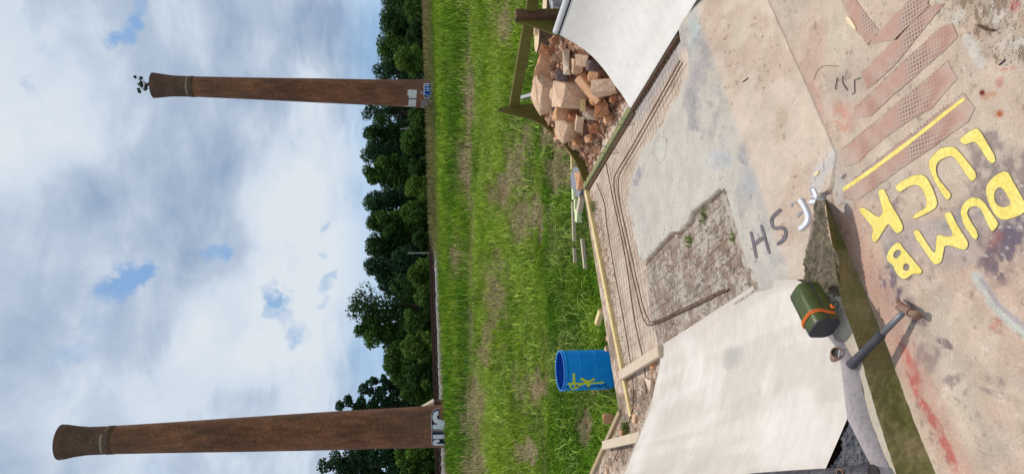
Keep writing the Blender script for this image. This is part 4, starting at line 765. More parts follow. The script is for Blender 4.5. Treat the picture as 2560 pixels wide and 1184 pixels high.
# ================================================================== things lying on the curb and slab
# olive case
ca = P(2003, 728, .165); cb = P(2066, 806, .165)
E0 = P(2022, 722, .172); E1 = P(2073, 818, .172); axd = E1-E0; axd[2] = 0; L_ = np.linalg.norm(axd)*1.02; axd /= np.linalg.norm(axd); sd_ = np.array([-axd[1], axd[0], 0]); sd_ = sd_ if sd_[1] > 0 else -sd_
cc = P(2043, 772, .165); rc = .056; cc[2] = .125+rc-.004
cs = empty('carry_case', (cc[0], cc[1], .12), 'olive green roll shaped case with an orange cord resting on the curb', 'case'); V = []; n = 40
prof_ = [(-.5, 0), (-.5, .80), (-.492, .90), (-.475, .965), (-.45, 1.), (-.2, 1.008), (0, 1.0), (.2, 1.008), (.44, 1.), (.46, .985)]
def casept(u, k, t):
    cx_, sx_ = math.cos(t), math.sin(t); rr_ = rc*k*(1-.075*math.cos(4*t)+.012*math.sin(7*t+u*6)); return cc+axd*(u*L_)+sd_*(cx_*rr_*1.06)+np.array([0, 0, sx_*rr_*.96])
V = [casept(u, kx, t) for u, kx in prof_ for t in np.linspace(0, 2*math.pi, n, endpoint=False)]; F = [(j*n+q_, j*n+(q_+1) % n, (j+1)*n+(q_+1) % n, (j+1)*n+q_) for j in range(len(prof_)-1) for q_ in range(n)]; mk('body', V, F, M['case'], cs, smooth=True)
V = [casept(u, kx, t) for u, kx in [(.46, .985), (.49, .98), (.5, .93), (.5, 0)] for t in np.linspace(0, 2*math.pi, n, endpoint=False)]; F = [(j*n+q_, j*n+(q_+1) % n, (j+1)*n+(q_+1) % n, (j+1)*n+q_) for j in range(3) for q_ in range(n)]; mk('end_cap', V, F, M['casegrey'], cs, smooth=False)
V = [casept(u, 1.02, t) for u in np.linspace(-.5, .5, 12) for t in np.linspace(R(62), R(66), 3)]; F = [(i*3+j, i*3+j+1, i*3+4+j, i*3+3+j) for i in range(11) for j in range(2)]; mk('seam', V, F, M['rubber'], cs)
V = [casept(u, 1.022, t) for u in np.linspace(-.5, .5, 12) for t in np.linspace(R(170), R(178), 3)]; mk('seam', V, F, M['rubber'], cs)
for s_ in (.0, .022):
    pts = [casept(.30+s_*2-.10*math.cos((t-1.5)*.9), 1.06, t) for t in np.linspace(R(40), R(205), 16)]; v, f = tube(pts, .0028, 8); mk('cord', v, f, M['orange'], cs, smooth=True)
kn = casept(.2, 1.13, R(206)); v, f = rock((.018, .016, .014), 600); mk('knot', v+kn, f, M['orange'], cs)
v, f = tube([kn+np.array([.012*math.cos(t)+.006, -.004, .012*math.sin(t)-.01]) for t in np.linspace(0, 6.3, 14)], .0018, 6); mk('cord_ring', v, f, M['black'], cs)
for u0, u1, t0, t1 in [(.02, .16, 52, 58), (.05, .14, 44, 46), (.12, .24, 50, 40), (.0, .04, 44, 58)]:
    v, f = tube([casept(u0+(u1-u0)*i/5, 1.012, R(t0+(t1-t0)*i/5)) for i in range(6)], .0012, 4); mk('emblem_line', v, f, M['cream'], cs)
# hammer
tail = P(2124, 915, .122); mid = P(2200, 832, .082); neck = P(2258, 781, .042); 
hm = empty('claw_hammer', (*neck[:2], 0), 'rusty claw hammer with a dark grip leaning over the curb', 'hammer'); d = (neck-tail)/np.linalg.norm(neck-tail)
gl = np.linalg.norm(mid-tail); v, f = tube([tail, tail+d*.004, tail+d*.02, tail+d*gl*.4, tail+d*gl*.75, tail+d*gl*.97, tail+d*gl], [.013, .0175, .0165, .0148, .0158, .0165, .0125], 16); mk('grip', v, f, M['rubber'], hm, smooth=True)
v, f = tube([tail+d*gl, neck-d*.02, neck+d*.018], [.0112, .0105, .0105], 14); mk('shaft', v, f, M['steel'], hm, smooth=True)
h0 = P(2240, 750, .03); h1 = P(2296, 779, .03); hd = (h1-h0)/np.linalg.norm(h1-h0); hc_ = neck+d*.012; hc_[2] = .034
v, f = join([tube([hc_-hd*.02, hc_+hd*.018], [.0165, .0165], 10), tube([hc_+hd*.018, hc_+hd*.036], [.0115, .0105], 12), tube([hc_+hd*.036, hc_+hd*.040, hc_+hd*.054, hc_+hd*.057], [.0125, .0148, .0148, .0128], 16)]); mk('head', v, f, M['rusthead'], hm, smooth=False)
for s_ in (1, -1):
    pd = np.cross(hd, [0, 0, 1.]); pts = [hc_-hd*.015+pd*s_*.006, hc_-hd*.035+pd*s_*.009, hc_-hd*.055+pd*s_*.012-[0, 0, .006], hc_-hd*.072+pd*s_*.014-[0, 0, .018]]; v, f = tube(pts, [.0095, .0085, .0065, .003], 8); mk('claw', v, f, M['rusthead'], hm, smooth=True)
# pipe stub at the ramp edge
q = P(2092, 884, .135); od = np.array([.55, -.75, .45]); od /= np.linalg.norm(od); n = 20
V = []; u = np.cross(od, [0, 0, 1.]); u /= np.linalg.norm(u); w = np.cross(od, u)
for rr_, s_ in [(.022, -.04), (.022, .012), (.0185, .012), (.0185, -.03), (0, -.03)]:
    for t in np.linspace(0, 2*math.pi, n, endpoint=False): V.append(q+od*s_+u*rr_*math.cos(t)+w*rr_*math.sin(t))
F = [(j*n+k_, j*n+(k_+1) % n, (j+1)*n+(k_+1) % n, (j+1)*n+k_) for j in range(4) for k_ in range(n)]; ps = empty('pipe_stub', q-[0, 0, .03], 'short rusty pipe end set in the ramp edge by the hammer grip', 'pipe end'); mk('tube', V, F, M['rusthead'], ps)
v, f = tube([q+od*.008+u*.017, q+od*.008-u*.008+w*.012], .0022, 6); mk('cross_pin', v, f, M['lpipe'], ps)
# chips, nail and bits on the slab
def sheet(name, pts, z, th, m, lab, cat, zf=None):
    w = [P(a, b, z) for a, b in pts]; w = [np.array([p[0], p[1], p[2]]) for p in w]; v, f = prism(w, (0, 0, th)); tag(mk(name, v, f, M[m]), lab, cat)
sheet('wood_chip', [(2115, 43), (2121, 42), (2127, 45), (2140, 68), (2141, 75), (2135, 73), (2122, 58)], .003, .004, 'chip', 'pale yellow wood chip beside the V shaped grating', 'chip')
sheet('wood_chip', [(2050, 425), (2051, 432), (2044, 440), (2038, 438), (2042, 430)], .09, .008, 'chip', 'small pale chip beside the white painted letter at the curb end', 'chip')
rod('nail', [(1857, 205), (1870, 195)], .0028, 'rebar', 'single rusty nail lying on the smooth floor', 'nail', zf=lambda x, y: float(floorz(x, y))+.003, sm=False)
for pts, lab in [([(2090, 222), (2088, 223), (2093, 193)], 'left hook of bent black wire on the slab near the gratings'), ([(2107, 190), (2106, 205), (2111, 215), (2118, 226)], 'middle curl of bent black wire on the slab near the gratings'), ([(2150, 195), (2136, 200), (2137, 232), (2130, 235)], 'right hook of bent black wire on the slab nearest the gratings')]:
    rod('bent_wire', pts, .0016, 'black', lab, 'wire', zf=lambda x, y: .004, sm=False)
rod('bent_wire', [(2033, 202), (2045, 175), (2062, 165), (2098, 166)], .0009, 'rebar', 'thin arched wire on the slab beside the black hooks', 'wire', zf=lambda x, y: .003)
rod('twig', [(2446, 64), (2465, 74), (2484, 76)], .004, 'brownwd', 'short dark twig among the crumbled cement at the corner', 'twig', zf=lambda x, y: .008, sm=False)
rod('twig', [(2497, 163), (2512, 150)], .002, 'black', 'small black splinter beside the crumbled cement', 'twig', zf=lambda x, y: .004, sm=False)
parts = []
for i in range(420):
    a, b = rng.uniform(2340, 2575), rng.uniform(-20, 165)
    if not inpoly(np.array(a), np.array(b), [(2360, 60), (2330, 20), (2340, -40), (2600, -40), (2600, 150), (2520, 165), (2460, 150), (2430, 80)]): continue
    q = P(a, b, 0); parts.append(pebble(q[0], q[1], .003, rng.uniform(.001, .0038)))
for i in range(160):
    a, b = rng.uniform(1960, 2560), rng.uniform(0, 1150); q = P(a, b, 0); 
    pz = float(floorz(q[0], q[1], True)); a2, b2 = topx(q[0], q[1], pz)
    if inpoly(np.array(a2), np.array(b2), keepP): continue
    if inpoly(np.array(a), np.array(b), [(2000, 400), (2060, 490), (2340, 1184), (2000, 1184)]): continue
    parts.append(pebble(q[0], q[1], .002, rng.uniform(.0008, .0024)))
V, F = join(parts); tag(mk('cement_crumbs', V, F, mat('crumbs', (.46, .38, .30), (.70, .62, .52), scale=60, rough=.9, island=.2)), 'loose cement crumbs scattered over the slab', 'crumbs', kind='stuff')
# ================================================================== FIELD
tA = P(1097, 1184, GZ+.42)[:2]; tB = P(1072, 400, GZ+.42)[:2]; td = (tB-tA)/np.linalg.norm(tB-tA); tn = np.array([-td[1], td[0]]); tn = tn if tn[1] > 0 else -tn
def tdist(x, y): return (x-tA[0])*tn[0]+(y-tA[1])*tn[1]
def groundz(x, y):
    x = np.asarray(x, float); y = np.asarray(y, float)
    return GZ+.10*(fbm(x*.25, y*.25, 131)-.5)*sst(7, 14, y)
def Dpx(v): return (H-GZ)/math.tan(math.atan((v-1280)/FP)+PITCH)
patch = [(1292, 400, 22, 75, 5), (1325, 545, 34, 40, 10), (1338, 968, 26, 38, 0), (1222, 880, 14, 30, 0), (1262, 470, 22, 40, 0), (1245, 720, 20, 60, 0), (1150, 640, 10, 30, 0), (1195, 1020, 22, 60, 0), (1200, 1160, 24, 40, 0), (1400, 430, 30, 30, 0), (1405, 355, 26, 26, 0), (1262, 50, 18, 40, 0), (1180, 240, 10, 60, 0), (1165, 420, 10, 50, 0), (1230, 830, 12, 20, 0), (1320, 1130, 18, 20, 0), (1490, 940, 26, 40, 0), (1465, 1060, 14, 30, 0)]
def zone(x, y):
    """dryness, yellowness, height factor of the sward"""
    px, py = topx(x, y, GZ); n = fbm(x*.9, y*.9, 140); n2 = fbm(x*.35, y*.35, 141); n3 = fbm(x*2.6, y*2.6, 142)
    dry = .38*sst(.5, .70, n)
    for a, b, rx, ry, k in patch: dry = np.maximum(dry, G(px, py, a, b, rx*1.7, ry*1.7, k, .5+(n*.5+n3*.5-.5)*2.2)*.95)
    wob = 7*(n2-.5)
    near = sst(-9, -1.5, tdist(x, y)+4*(n2-.5)); dry = np.maximum(dry, near*.85*(tdist(x, y) < 1))
    band = np.exp(-((px-(1172+.02*py)-wob*2)/12.)**2)*.75; dry = np.maximum(dry, band*sst(.3, .6, n))
    yel = sst(.40, .62, n2)*.6+.4*np.exp(-((px-1240)/45.)**2)
    tall = sst(1180, 1160, px)*sst(1095, 1110, px)*.9+.55*np.exp(-((px-1235)/50.)**2)
    dark = np.exp(-((px-(1150-.008*py))/11.)**2)*.8*(py < 520)+np.exp(-((px-1168)/8.)**2)*.6*(py >= 520)+.8*sst(.52, .62, fbm(x*.7, y*.7, 149))*sst(1330, 1400, px)
    return np.clip(dry, 0, 1), np.clip(yel, 0, 1), np.clip(tall, 0, 1), np.clip(dark, 0, 1)
def gcol(x, y, r):
    dry, yel, tall, dark = zone(x, y)
    g1 = np.array([.066, .200, .014]); g2 = np.array([.37, .49, .05]); d1 = np.array([.40, .31, .18]); gd = np.array([.06, .17, .016])
    t = np.clip(yel*.6+(r-.2)*.9, 0, 1)[:, None]; c = g1*(1-t)+g2*t; c = c*(1-.7*dark[:, None])+gd*.7*dark[:, None]
    k = np.clip(dry*1.15-.25+.5*(r-.5)*(dry > .1), 0, 1)[:, None]; return c*(1-k)+d1*k*(.75+.6*r[:, None])
xs = np.unique(np.concatenate([np.array([-4000, -1500, -600, -250, -120]), np.arange(-60, -14, 2.), np.arange(-14, 14, .4), np.arange(14, 60, 2.), np.array([120, 250, 600, 1500, 4000])]))
ys = np.unique(np.concatenate([np.array([-600, -100, -20, 0]), np.arange(4, 24, .25), np.arange(24, 70, .8), np.arange(70, 110, 4), np.array([150, 300, 700, 1500, 4000])]))
V, F = gridmesh(xs, ys, groundz); c = gcol(V[:, 0], V[:, 1], fbm(V[:, 0]*3, V[:, 1]*3, 150)); dry = zone(V[:, 0], V[:, 1])[0][:, None]
c = c*.30*(1-dry*.6)+np.array([.25, .18, .11])*dry*.6+np.array([.03, .022, .012])
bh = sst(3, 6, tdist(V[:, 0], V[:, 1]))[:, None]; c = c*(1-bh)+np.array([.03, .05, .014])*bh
tag(mk('ground', V, F, M['soil'], col=c, loc=(0, 0, GZ)), kind='structure')
def blades(name, n, y0, y1, h, w, seed, label, cond=None, xw=.40, stretch=1., lean=.8, tint=None):
    r = np.random.default_rng(seed); y = np.sqrt(r.uniform(y0**2, y1**2, n)); x = r.uniform(-1, 1, n)*xw*(y+1.5)
    dry, yel, tall, dark = zone(x, y); td_ = tdist(x, y); px, py = topx(x, y, GZ)
    ok = (td_ < -2.2) & (r.uniform(0, 1, n) > dry*.45)
    pf = np.interp(x, FE[:, 0], FE[:, 1]); ok &= y > pf+.05
    if cond is not None: ok &= cond(x, y, tall, dry, r.uniform(0, 1, n))
    x, y, dry, tall = x[ok], y[ok], dry[ok], tall[ok]; n = len(x); rr = r.uniform(0, 1, n)
    z = groundz(x, y); hh = h*(.45+.9*r.uniform(0, 1, n)**1.5)*(1+1.1*tall)*(1-.45*dry); ww = w*r.uniform(.6, 1.4, n); a = r.uniform(0, 2*math.pi, n); ln = lean*hh*r.uniform(.1, 1., n)
    dx, dy = np.cos(a), np.sin(a); b = a+math.pi/2+r.uniform(-.6, .6, n); sx, sy = np.cos(b)*ww/2, np.sin(b)*ww/2
    V = np.stack([np.stack([x-sx, y-sy, z-.01], 1), np.stack([x+sx, y+sy, z-.01], 1), np.stack([x+dx*ln*.35+sx*.8, y+dy*ln*.35+sy*.8, z+hh*.6], 1), np.stack([x+dx*ln*.35-sx*.8, y+dy*ln*.35-sy*.8, z+hh*.6], 1), np.stack([x+dx*ln+sx*.12, y+dy*ln+sy*.12, z+hh*(1-.25*ln/hh)], 1), np.stack([x+dx*ln-sx*.12, y+dy*ln-sy*.12, z+hh*(1-.25*ln/hh)], 1)], 1).reshape(-1, 3)
    i = np.arange(n)*6; F = np.concatenate([np.stack([i, i+1, i+2, i+3], 1), np.stack([i+3, i+2, i+4, i+5], 1)])
    c = gcol(x, y, rr); c = c if tint is None else c*.3+tint*.7*(.6+.7*r.uniform(0, 1, n))[:, None]; c = np.repeat(c, 6, 0)
    return tag(mk(name, V, F, M['grass'], col=c, loc=(0, y0, GZ)), label, kind='stuff')
blades('grass', 80000, 7.0, 14, .11, .013, 1, 'short rough grass in the near part of the field', lean=1.1)
blades('clover', 60000, 6.6, 14, .07, .045, 2, 'broad leaved clover among the near grass', lambda x, y, t, d, q: (fbm(x*.8, y*.8, 160) > .47) & (d < .5), lean=1.3)
blades('grass', 60000, 14, 28, .16, .024, 3, 'meadow grass in the middle of the field')
blades('grass', 60000, 28, 60, .26, .05, 4, 'tall green grass toward the railway')
blades('long_grass', 26000, 8, 26, .22, .022, 5, 'pale long grass blades arching over the field', lambda x, y, t, d, q: fbm(x*.7, y*.7, 170) > .46, lean=1.7, tint=np.array([.40, .52, .11]))
def strip_grass(n, seed):
    r = np.random.default_rng(seed); s = r.uniform(-14, 60, n); o = r.uniform(-7.5, -2.0, n); xy = np.array(tA)[None]+td[None]*s[:, None]+tn[None]*o[:, None]; x, y = xy.T; _, py = topx(x, y, GZ)
    far = sst(720, 560, py); hh = (.16+.62*far)*r.uniform(.4, 1.1, n)*np.where(o > -4.5, 1, .55); k = (r.uniform(0, 1, n) < .45+.55*far); x, y, hh, far, o = x[k], y[k], hh[k], far[k], o[k]; n = len(x)
    z = groundz(x, y); a = r.uniform(0, 6.28, n); sx = np.cos(a)*.035; sy = np.sin(a)*.035; lx = r.normal(size=n)*.2*hh; ly = r.normal(size=n)*.2*hh
    V = np.stack([np.stack([x-sx, y-sy, z-.02], 1), np.stack([x+sx, y+sy, z-.02], 1), np.stack([x+lx+sx*.3, y+ly+sy*.3, z+hh], 1), np.stack([x+lx-sx*.3, y+ly-sy*.3, z+hh], 1)], 1).reshape(-1, 3)
    t = r.uniform(0, 1, n)[:, None]; g = np.array([.20, .24, .06]); d = np.array([.40, .32, .15]); kk = np.clip(t*1.1*(.55+.45*(o > -4.5)[:, None]), 0, 1); c = g*(1-kk)+d*kk
    return tag(mk('dry_grass', V, np.arange(n*4).reshape(n, 4), M['grass'], col=np.repeat(c, 4, 0), loc=(0, 45, GZ)), 'tall dry straw coloured grass along the near side of the railway', kind='stuff')
strip_grass(26000, 9)
# ================================================================== RAILWAY
L0, L1 = -40, 75
def trk(s, o, z): return np.array([tA[0]+td[0]*s+tn[0]*o, tA[1]+td[1]*s+tn[1]*o, z])
sec = [(-2.6, GZ-.05), (-1.9, GZ+.22), (-1.5, GZ+.30), (1.5, GZ+.30), (2.6, GZ-.05)]; ss = np.arange(L0, L1+.1, .5)
V = []
for i, s in enumerate(ss):
    for j, (o, z) in enumerate(sec): V.append(trk(s, o+.25*(vn(i*.5, j*3, 180)-.5), z+.07*(vn(i*.8, j*2, 181)-.5)))
F = [(i*5+j, (i+1)*5+j, (i+1)*5+j+1, i*5+j+1) for i in range(len(ss)-1) for j in range(4)]
tag(mk('ballast_bed', V, F, M['ballast'], smooth=False), kind='structure')
rw = empty('railway_track', trk(8, 0, GZ+.30), 'rusty railway track on a grey ballast bed behind the chimneys', 'railway track')
for o in (-.72, .72):
    v, f = beam(trk(L0, o, GZ+.50), trk(L1, o, GZ+.50), .075, .17); mk('rail', v, f, M['rail'], rw)
slp = None
for i in range(84):
    s = -12+i*.6; v, f = beam(trk(s, -1.25, GZ+.365), trk(s, 1.25, GZ+.365), .23, .13); mk('sleeper', v, f, M['sleeper'], rw)
# ================================================================== CHIMNEYS
def chimney(base, prof, label, ledge, graff=None):
    bx, by = base; root = empty('brick_chimney', (bx, by, GZ), label, 'chimney'); n = 72
    def lat(pr, name, m, inner=False):
        V = []; U = []
        for j, (z, r) in enumerate(pr):
            for k in range(n+1):
                t = 2*math.pi*k/n; rr = r*(1+.008*(vn(k*.9, z*1.3, 201)-.5)); V.append((bx+rr*math.cos(t), by+rr*math.sin(t), z)); U.append((t*1.1, z, 0))
        F = [(j*(n+1)+k, j*(n+1)+k+1, (j+1)*(n+1)+k+1, (j+1)*(n+1)+k) for j in range(len(pr)-1) for k in range(n)]
        return mk(name, V, F, m, root, smooth=True, uv=np.array(U))
    ip = lambda pts: [(z, float(np.interp(z, [a for a, b in pts], [b for a, b in pts]))) for z in np.linspace(pts[0][0], pts[-1][0], 90)]
    shaft, head = prof; lat(ip(shaft), 'shaft', M['brick'])
    z0, r0 = head[0]; lat([(z0-.42, r0*.99), (z0-.40, r0*1.03), (z0-.04, r0*1.03), (z0-.02, r0*1.0)], 'collar', M['sootbrick'])
    k0, k1 = ledge; V = []
    for z, rr in [(z0-.02, r0*1.01), (z0-.02, r0*1.04), (z0+.09, r0*1.03), (z0+.12, r0*1.0)]:
        for t in np.linspace(k0, k1, 30): V.append((bx+rr*math.cos(t), by+rr*math.sin(t), z))
    mk('pale_ledge', V, [(j*30+k, j*30+k+1, (j+1)*30+k+1, (j+1)*30+k) for j in range(3) for k in range(29)], M['collarpale'], root, smooth=True)
    lat(ip(head)+[(head[-1][0]+.02, head[-1][1]*.9), (head[-1][0]-1.2, head[-1][1]*.82)], 'flared_head', M['sootbrick'])
    return root
def cone_r(prof, z): p = prof[0]; return float(np.interp(z, [a for a, b in p], [b for a, b in p]))
def px_profile(rows, D, cx_of):
    out = []
    for v, y0, y1 in rows:
        a = PD(v, y0, D); b = PD(v, y1, D); out.append((a[2], abs(a[0]-b[0])/2))
    return sorted(out)
# right chimney (with the sapling) and left chimney (with the big white lettering), sizes measured at their own distances
D1 = 59.6; D2 = 41.
c1 = PD(1060, 235, D1)[0]; c2 = PD(1080, 1065, D2)[0]
sh1 = px_profile([(1110, 198, 273), (1060, 200, 270), (920, 199, 262), (800, 197, 257), (700, 195, 251), (600, 194, 247), (500, 193, 243.5), (474, 192.5, 243)], D1, c1); hd1 = px_profile([(474, 192.5, 243), (430, 191, 243), (405, 187, 245), (390, 184.5, 246), (383, 183.5, 246.5)], D1, c1)
sh2 = px_profile([(1140, 1012, 1119), (1080, 1015, 1117), (1000, 1020, 1118), (850, 1028, 1122), (700, 1037, 1125), (550, 1047.5, 1128), (400, 1058, 1131), (268, 1066, 1134)], D2, c2); hd2 = px_profile([(268, 1066, 1134), (220, 1066, 1134.5), (190, 1062, 1137), (165, 1058, 1142), (152, 1057, 1143)], D2, c2)
ch1 = chimney((c1, D1), (sh1, hd1), 'farther brick chimney with a leafy sapling growing out of its top', (R(205), R(320)))
ch2 = chimney((c2, D2), (sh2, hd2), 'nearer brick chimney with big white block lettering around its base', (R(225), R(310)))
def graffiti(root, cxy, prof, box, rules, cell):
    """curved skin of paint on the shaft: small cells coloured where the paint lies"""
    bx, by = cxy; a0, a1, b0, b1 = box; V = []; C = []; F = []; na = int((a1-a0)/cell); nb_ = int((b1-b0)/cell); idx = {}
    A, Bm = np.meshgrid(np.linspace(a0, a1, na), np.linspace(b0, b1, nb_), indexing='ij'); col = np.full(A.shape+(3,), -1.)
    for fn, cc_ in rules:
        m = fn(A, Bm)
        if callable(cc_): col[m] = cc_(A[m], Bm[m])
        else: col[m] = cc_
    P3 = np.zeros(A.shape+(3,)); ok = np.ones(A.shape, bool)
    for i in range(na):
        for j in range(nb_):
            if col[i, j, 0] < 0: ok[i, j] = False; continue
            d = ray(A[i, j], Bm[i, j]); z = PD(A[i, j], Bm[i, j], by)[2]
            for _ in range(2):
                r = cone_r(prof, z)+.02; ox, oy = -bx, -by; q = d[0]**2+d[1]**2; h = d[0]*ox+d[1]*oy; di = h*h-q*(ox*ox+oy*oy-r*r)
                if di < 0: ok[i, j] = False; break
                t = (-h-math.sqrt(di))/q; z = EYE[2]+d[2]*t
            if di >= 0: P3[i, j] = EYE+d*t
    for i in range(na-1):
        for j in range(nb_-1):
            if ok[i:i+2, j:j+2].all():
                k = len(V)
                for (a, b) in ((i, j), (i+1, j), (i+1, j+1), (i, j+1)): V.append(P3[a, b]); C.append(col[i, j])
                F.append((k, k+1, k+2, k+3))
    mk('graffiti', V, F, M['graffiti'], root, col=np.array(C))
ply = lambda pts: (lambda a, b: inpoly(a, b, pts)); zq = lambda k, ox, oy: (lambda q: [(ox+a/k, oy+b/k) for a, b in q])
qa = zq(8.46, 1040, 990); WH = np.array([.82, .82, .85]); BK = np.array([.014, .016, .035]); PK = np.array([.56, .42, .42])
graffiti(ch2, (c2, D2), (sh2, hd2), (1072, 1112, 1014, 1116), [
    (ply(qa([(318, 715), (312, 400), (345, 320), (400, 260), (500, 240), (500, 520), (640, 520), (640, 722)])), PK), (ply(qa([(322, 735), (560, 728), (640, 735), (640, 1045), (400, 1045), (335, 1020), (322, 960)])), PK),
    (ply(qa([(340, 705), (328, 400), (360, 325), (410, 275), (490, 255), (492, 510), (640, 520), (640, 708)])), BK), (ply(qa([(338, 748), (560, 745), (640, 748), (640, 1032), (400, 1032), (345, 1005)])), BK),
    (ply(qa([(345, 450), (350, 400), (370, 350), (410, 315), (470, 297), (475, 385), (445, 410), (440, 450), (470, 485), (560, 500), (640, 500), (640, 560), (550, 570), (480, 580), (440, 575), (390, 550), (355, 500)])), WH), (ply(qa([(352, 600), (440, 590), (520, 560), (640, 560), (640, 690), (352, 690)])), WH),
    (ply(qa([(352, 700), (640, 690), (640, 700), (352, 708)])), PK), (ply(qa([(338, 716), (640, 712), (640, 738), (338, 738)])), np.array([.06, .035, .03])),
    (ply(qa([(355, 808), (640, 800), (640, 890), (358, 895)])), WH), (ply(qa([(355, 960), (380, 925), (430, 905), (490, 905), (495, 960), (445, 965), (445, 1000), (640, 1000), (640, 1028), (400, 1030), (355, 1010)])), WH)], .45)
qb = zq(9.867, 1000, 170); BL = np.array([.03, .24, .75]); NV = np.array([.008, .022, .085]); LW = np.array([.80, .82, .85])
el = lambda cx_, cy_, rx, ry: (lambda a, b: (((a-1000)*9.867-cx_)/rx)**2+(((b-170)*9.867-cy_)/ry)**2 < 1)
greyn = lambda a, b: np.array([.80, .78, .76])*(.72+.5*vn(a*1.7, b*1.7, 77))[:, None]
ru = [(lambda a, b: inpoly(a+1.5*(vn(b*2., a*0, 5)-.5), b, qb([(185, 545), (230, 528), (425, 545), (408, 752), (215, 752), (210, 680), (160, 660), (190, 640)])), greyn), (lambda a, b: inpoly(a+1.5*(vn(b*2., a*0, 6)-.5), b, qb([(215, 775), (402, 775), (398, 962), (60, 940), (200, 918)])), greyn),
    (lambda a, b: inpoly(a, b, qb([(515, 780), (690, 775), (700, 1000), (520, 985)])) & (vn(a*1.1, b*1.6, 88) > .38), np.array([.52, .52, .55])), (ply(qb([(690, 820), (780, 830), (830, 1040), (760, 1055), (690, 1000)])), np.array([.06, .075, .12])), (lambda a, b: inpoly(a, b, qb([(700, 830), (760, 860), (800, 1040), (700, 1000)])) & (vn(a*1.5, b*1.5, 9) > .6), np.array([.28, .30, .36])),
    (ply(qb([(690, 780), (820, 800), (885, 900), (850, 1010), (805, 1000), (795, 900), (740, 840)])), LW), (el(540, 610, 55, 40), np.array([.38, .33, .32])),
    (ply(smoothpoly(qb([(575, 395), (640, 375), (790, 385), (790, 560), (775, 740), (740, 765), (640, 755), (580, 730), (585, 560)]), 1)), LW), (ply(smoothpoly(qb([(592, 410), (680, 395), (770, 410), (768, 560), (755, 735), (640, 735), (592, 715), (600, 560)]), 1)), BL)]
for cx_, cy_, rx, ry, cc_ in [(632, 415, 32, 14, NV), (640, 438, 34, 16, LW), (718, 425, 27, 22, NV), (638, 466, 42, 18, NV), (728, 478, 32, 22, NV), (628, 535, 32, 22, NV), (736, 532, 26, 20, NV), (648, 602, 46, 30, NV), (722, 582, 27, 26, NV), (628, 690, 36, 40, NV), (708, 645, 36, 14, NV), (712, 692, 34, 32, np.array([.30, .34, .48]))]: ru.append((el(cx_, cy_, rx, ry), cc_))
for pts in [[(690, 400), (690, 545)], [(600, 560), (760, 548)], [(600, 640), (690, 700), (700, 740)], [(600, 500), (760, 505)]]: ru.append(((lambda pp_: (lambda a, b: segdist(a, b, qb(pp_)) < .55))(pts), LW))
graffiti(ch1, (c1, D1), (sh1, hd1), (1004, 1092, 196, 280), ru, .5)
# pale plate at the top of the farther chimney, sapling growing on it
q = PD(384, 206.5, D1-.85*hd1[-1][1]); v, f = beam(q-[.15, 0, .13], q+[.15, 0, .13], .12, .22, (0, .2, 1)); mk('pale_plate', v, f, M['lampw'], ch1)
# ================================================================== TREES
def leafcloud(blobs, n, size, base, seed, flat=.9, shell=.55):
    r = np.random.default_rng(seed); B = np.array(blobs); vol = (B[:, 3]*B[:, 4]*B[:, 5])**.75; k = r.choice(len(B), n, p=vol/vol.sum()); d = r.normal(size=(n, 3)); d /= np.linalg.norm(d, axis=1)[:, None]; rad = (shell+(1.08-shell)*r.uniform(0, 1, n)**.7)[:, None]
    c = B[k, :3]+d*rad*B[k, 3:6]; nrm = d*.6+r.normal(size=(n, 3))*.6+np.array([0, 0, .35]); nrm /= np.linalg.norm(nrm, axis=1)[:, None]
    u = np.cross(nrm, r.normal(size=(n, 3))); u /= np.linalg.norm(u, axis=1)[:, None]; w = np.cross(nrm, u); s = (size*r.uniform(.5, 1.35, n))[:, None]
    V = np.stack([c-u*s*.5-w*s*.22, c+u*s*.05-w*s*.5, c+u*s*.55+w*s*.1, c-u*s*.1+w*s*.48], 1).reshape(-1, 3); F = np.arange(n*4).reshape(n, 4)
    t = r.uniform(0, 1, n)[:, None]; kk = r.uniform(.75, 1.25, len(B))[k][:, None]; col = np.array(base)*(.7+.6*t)*kk; return V, F, np.repeat(col, 4, 0)
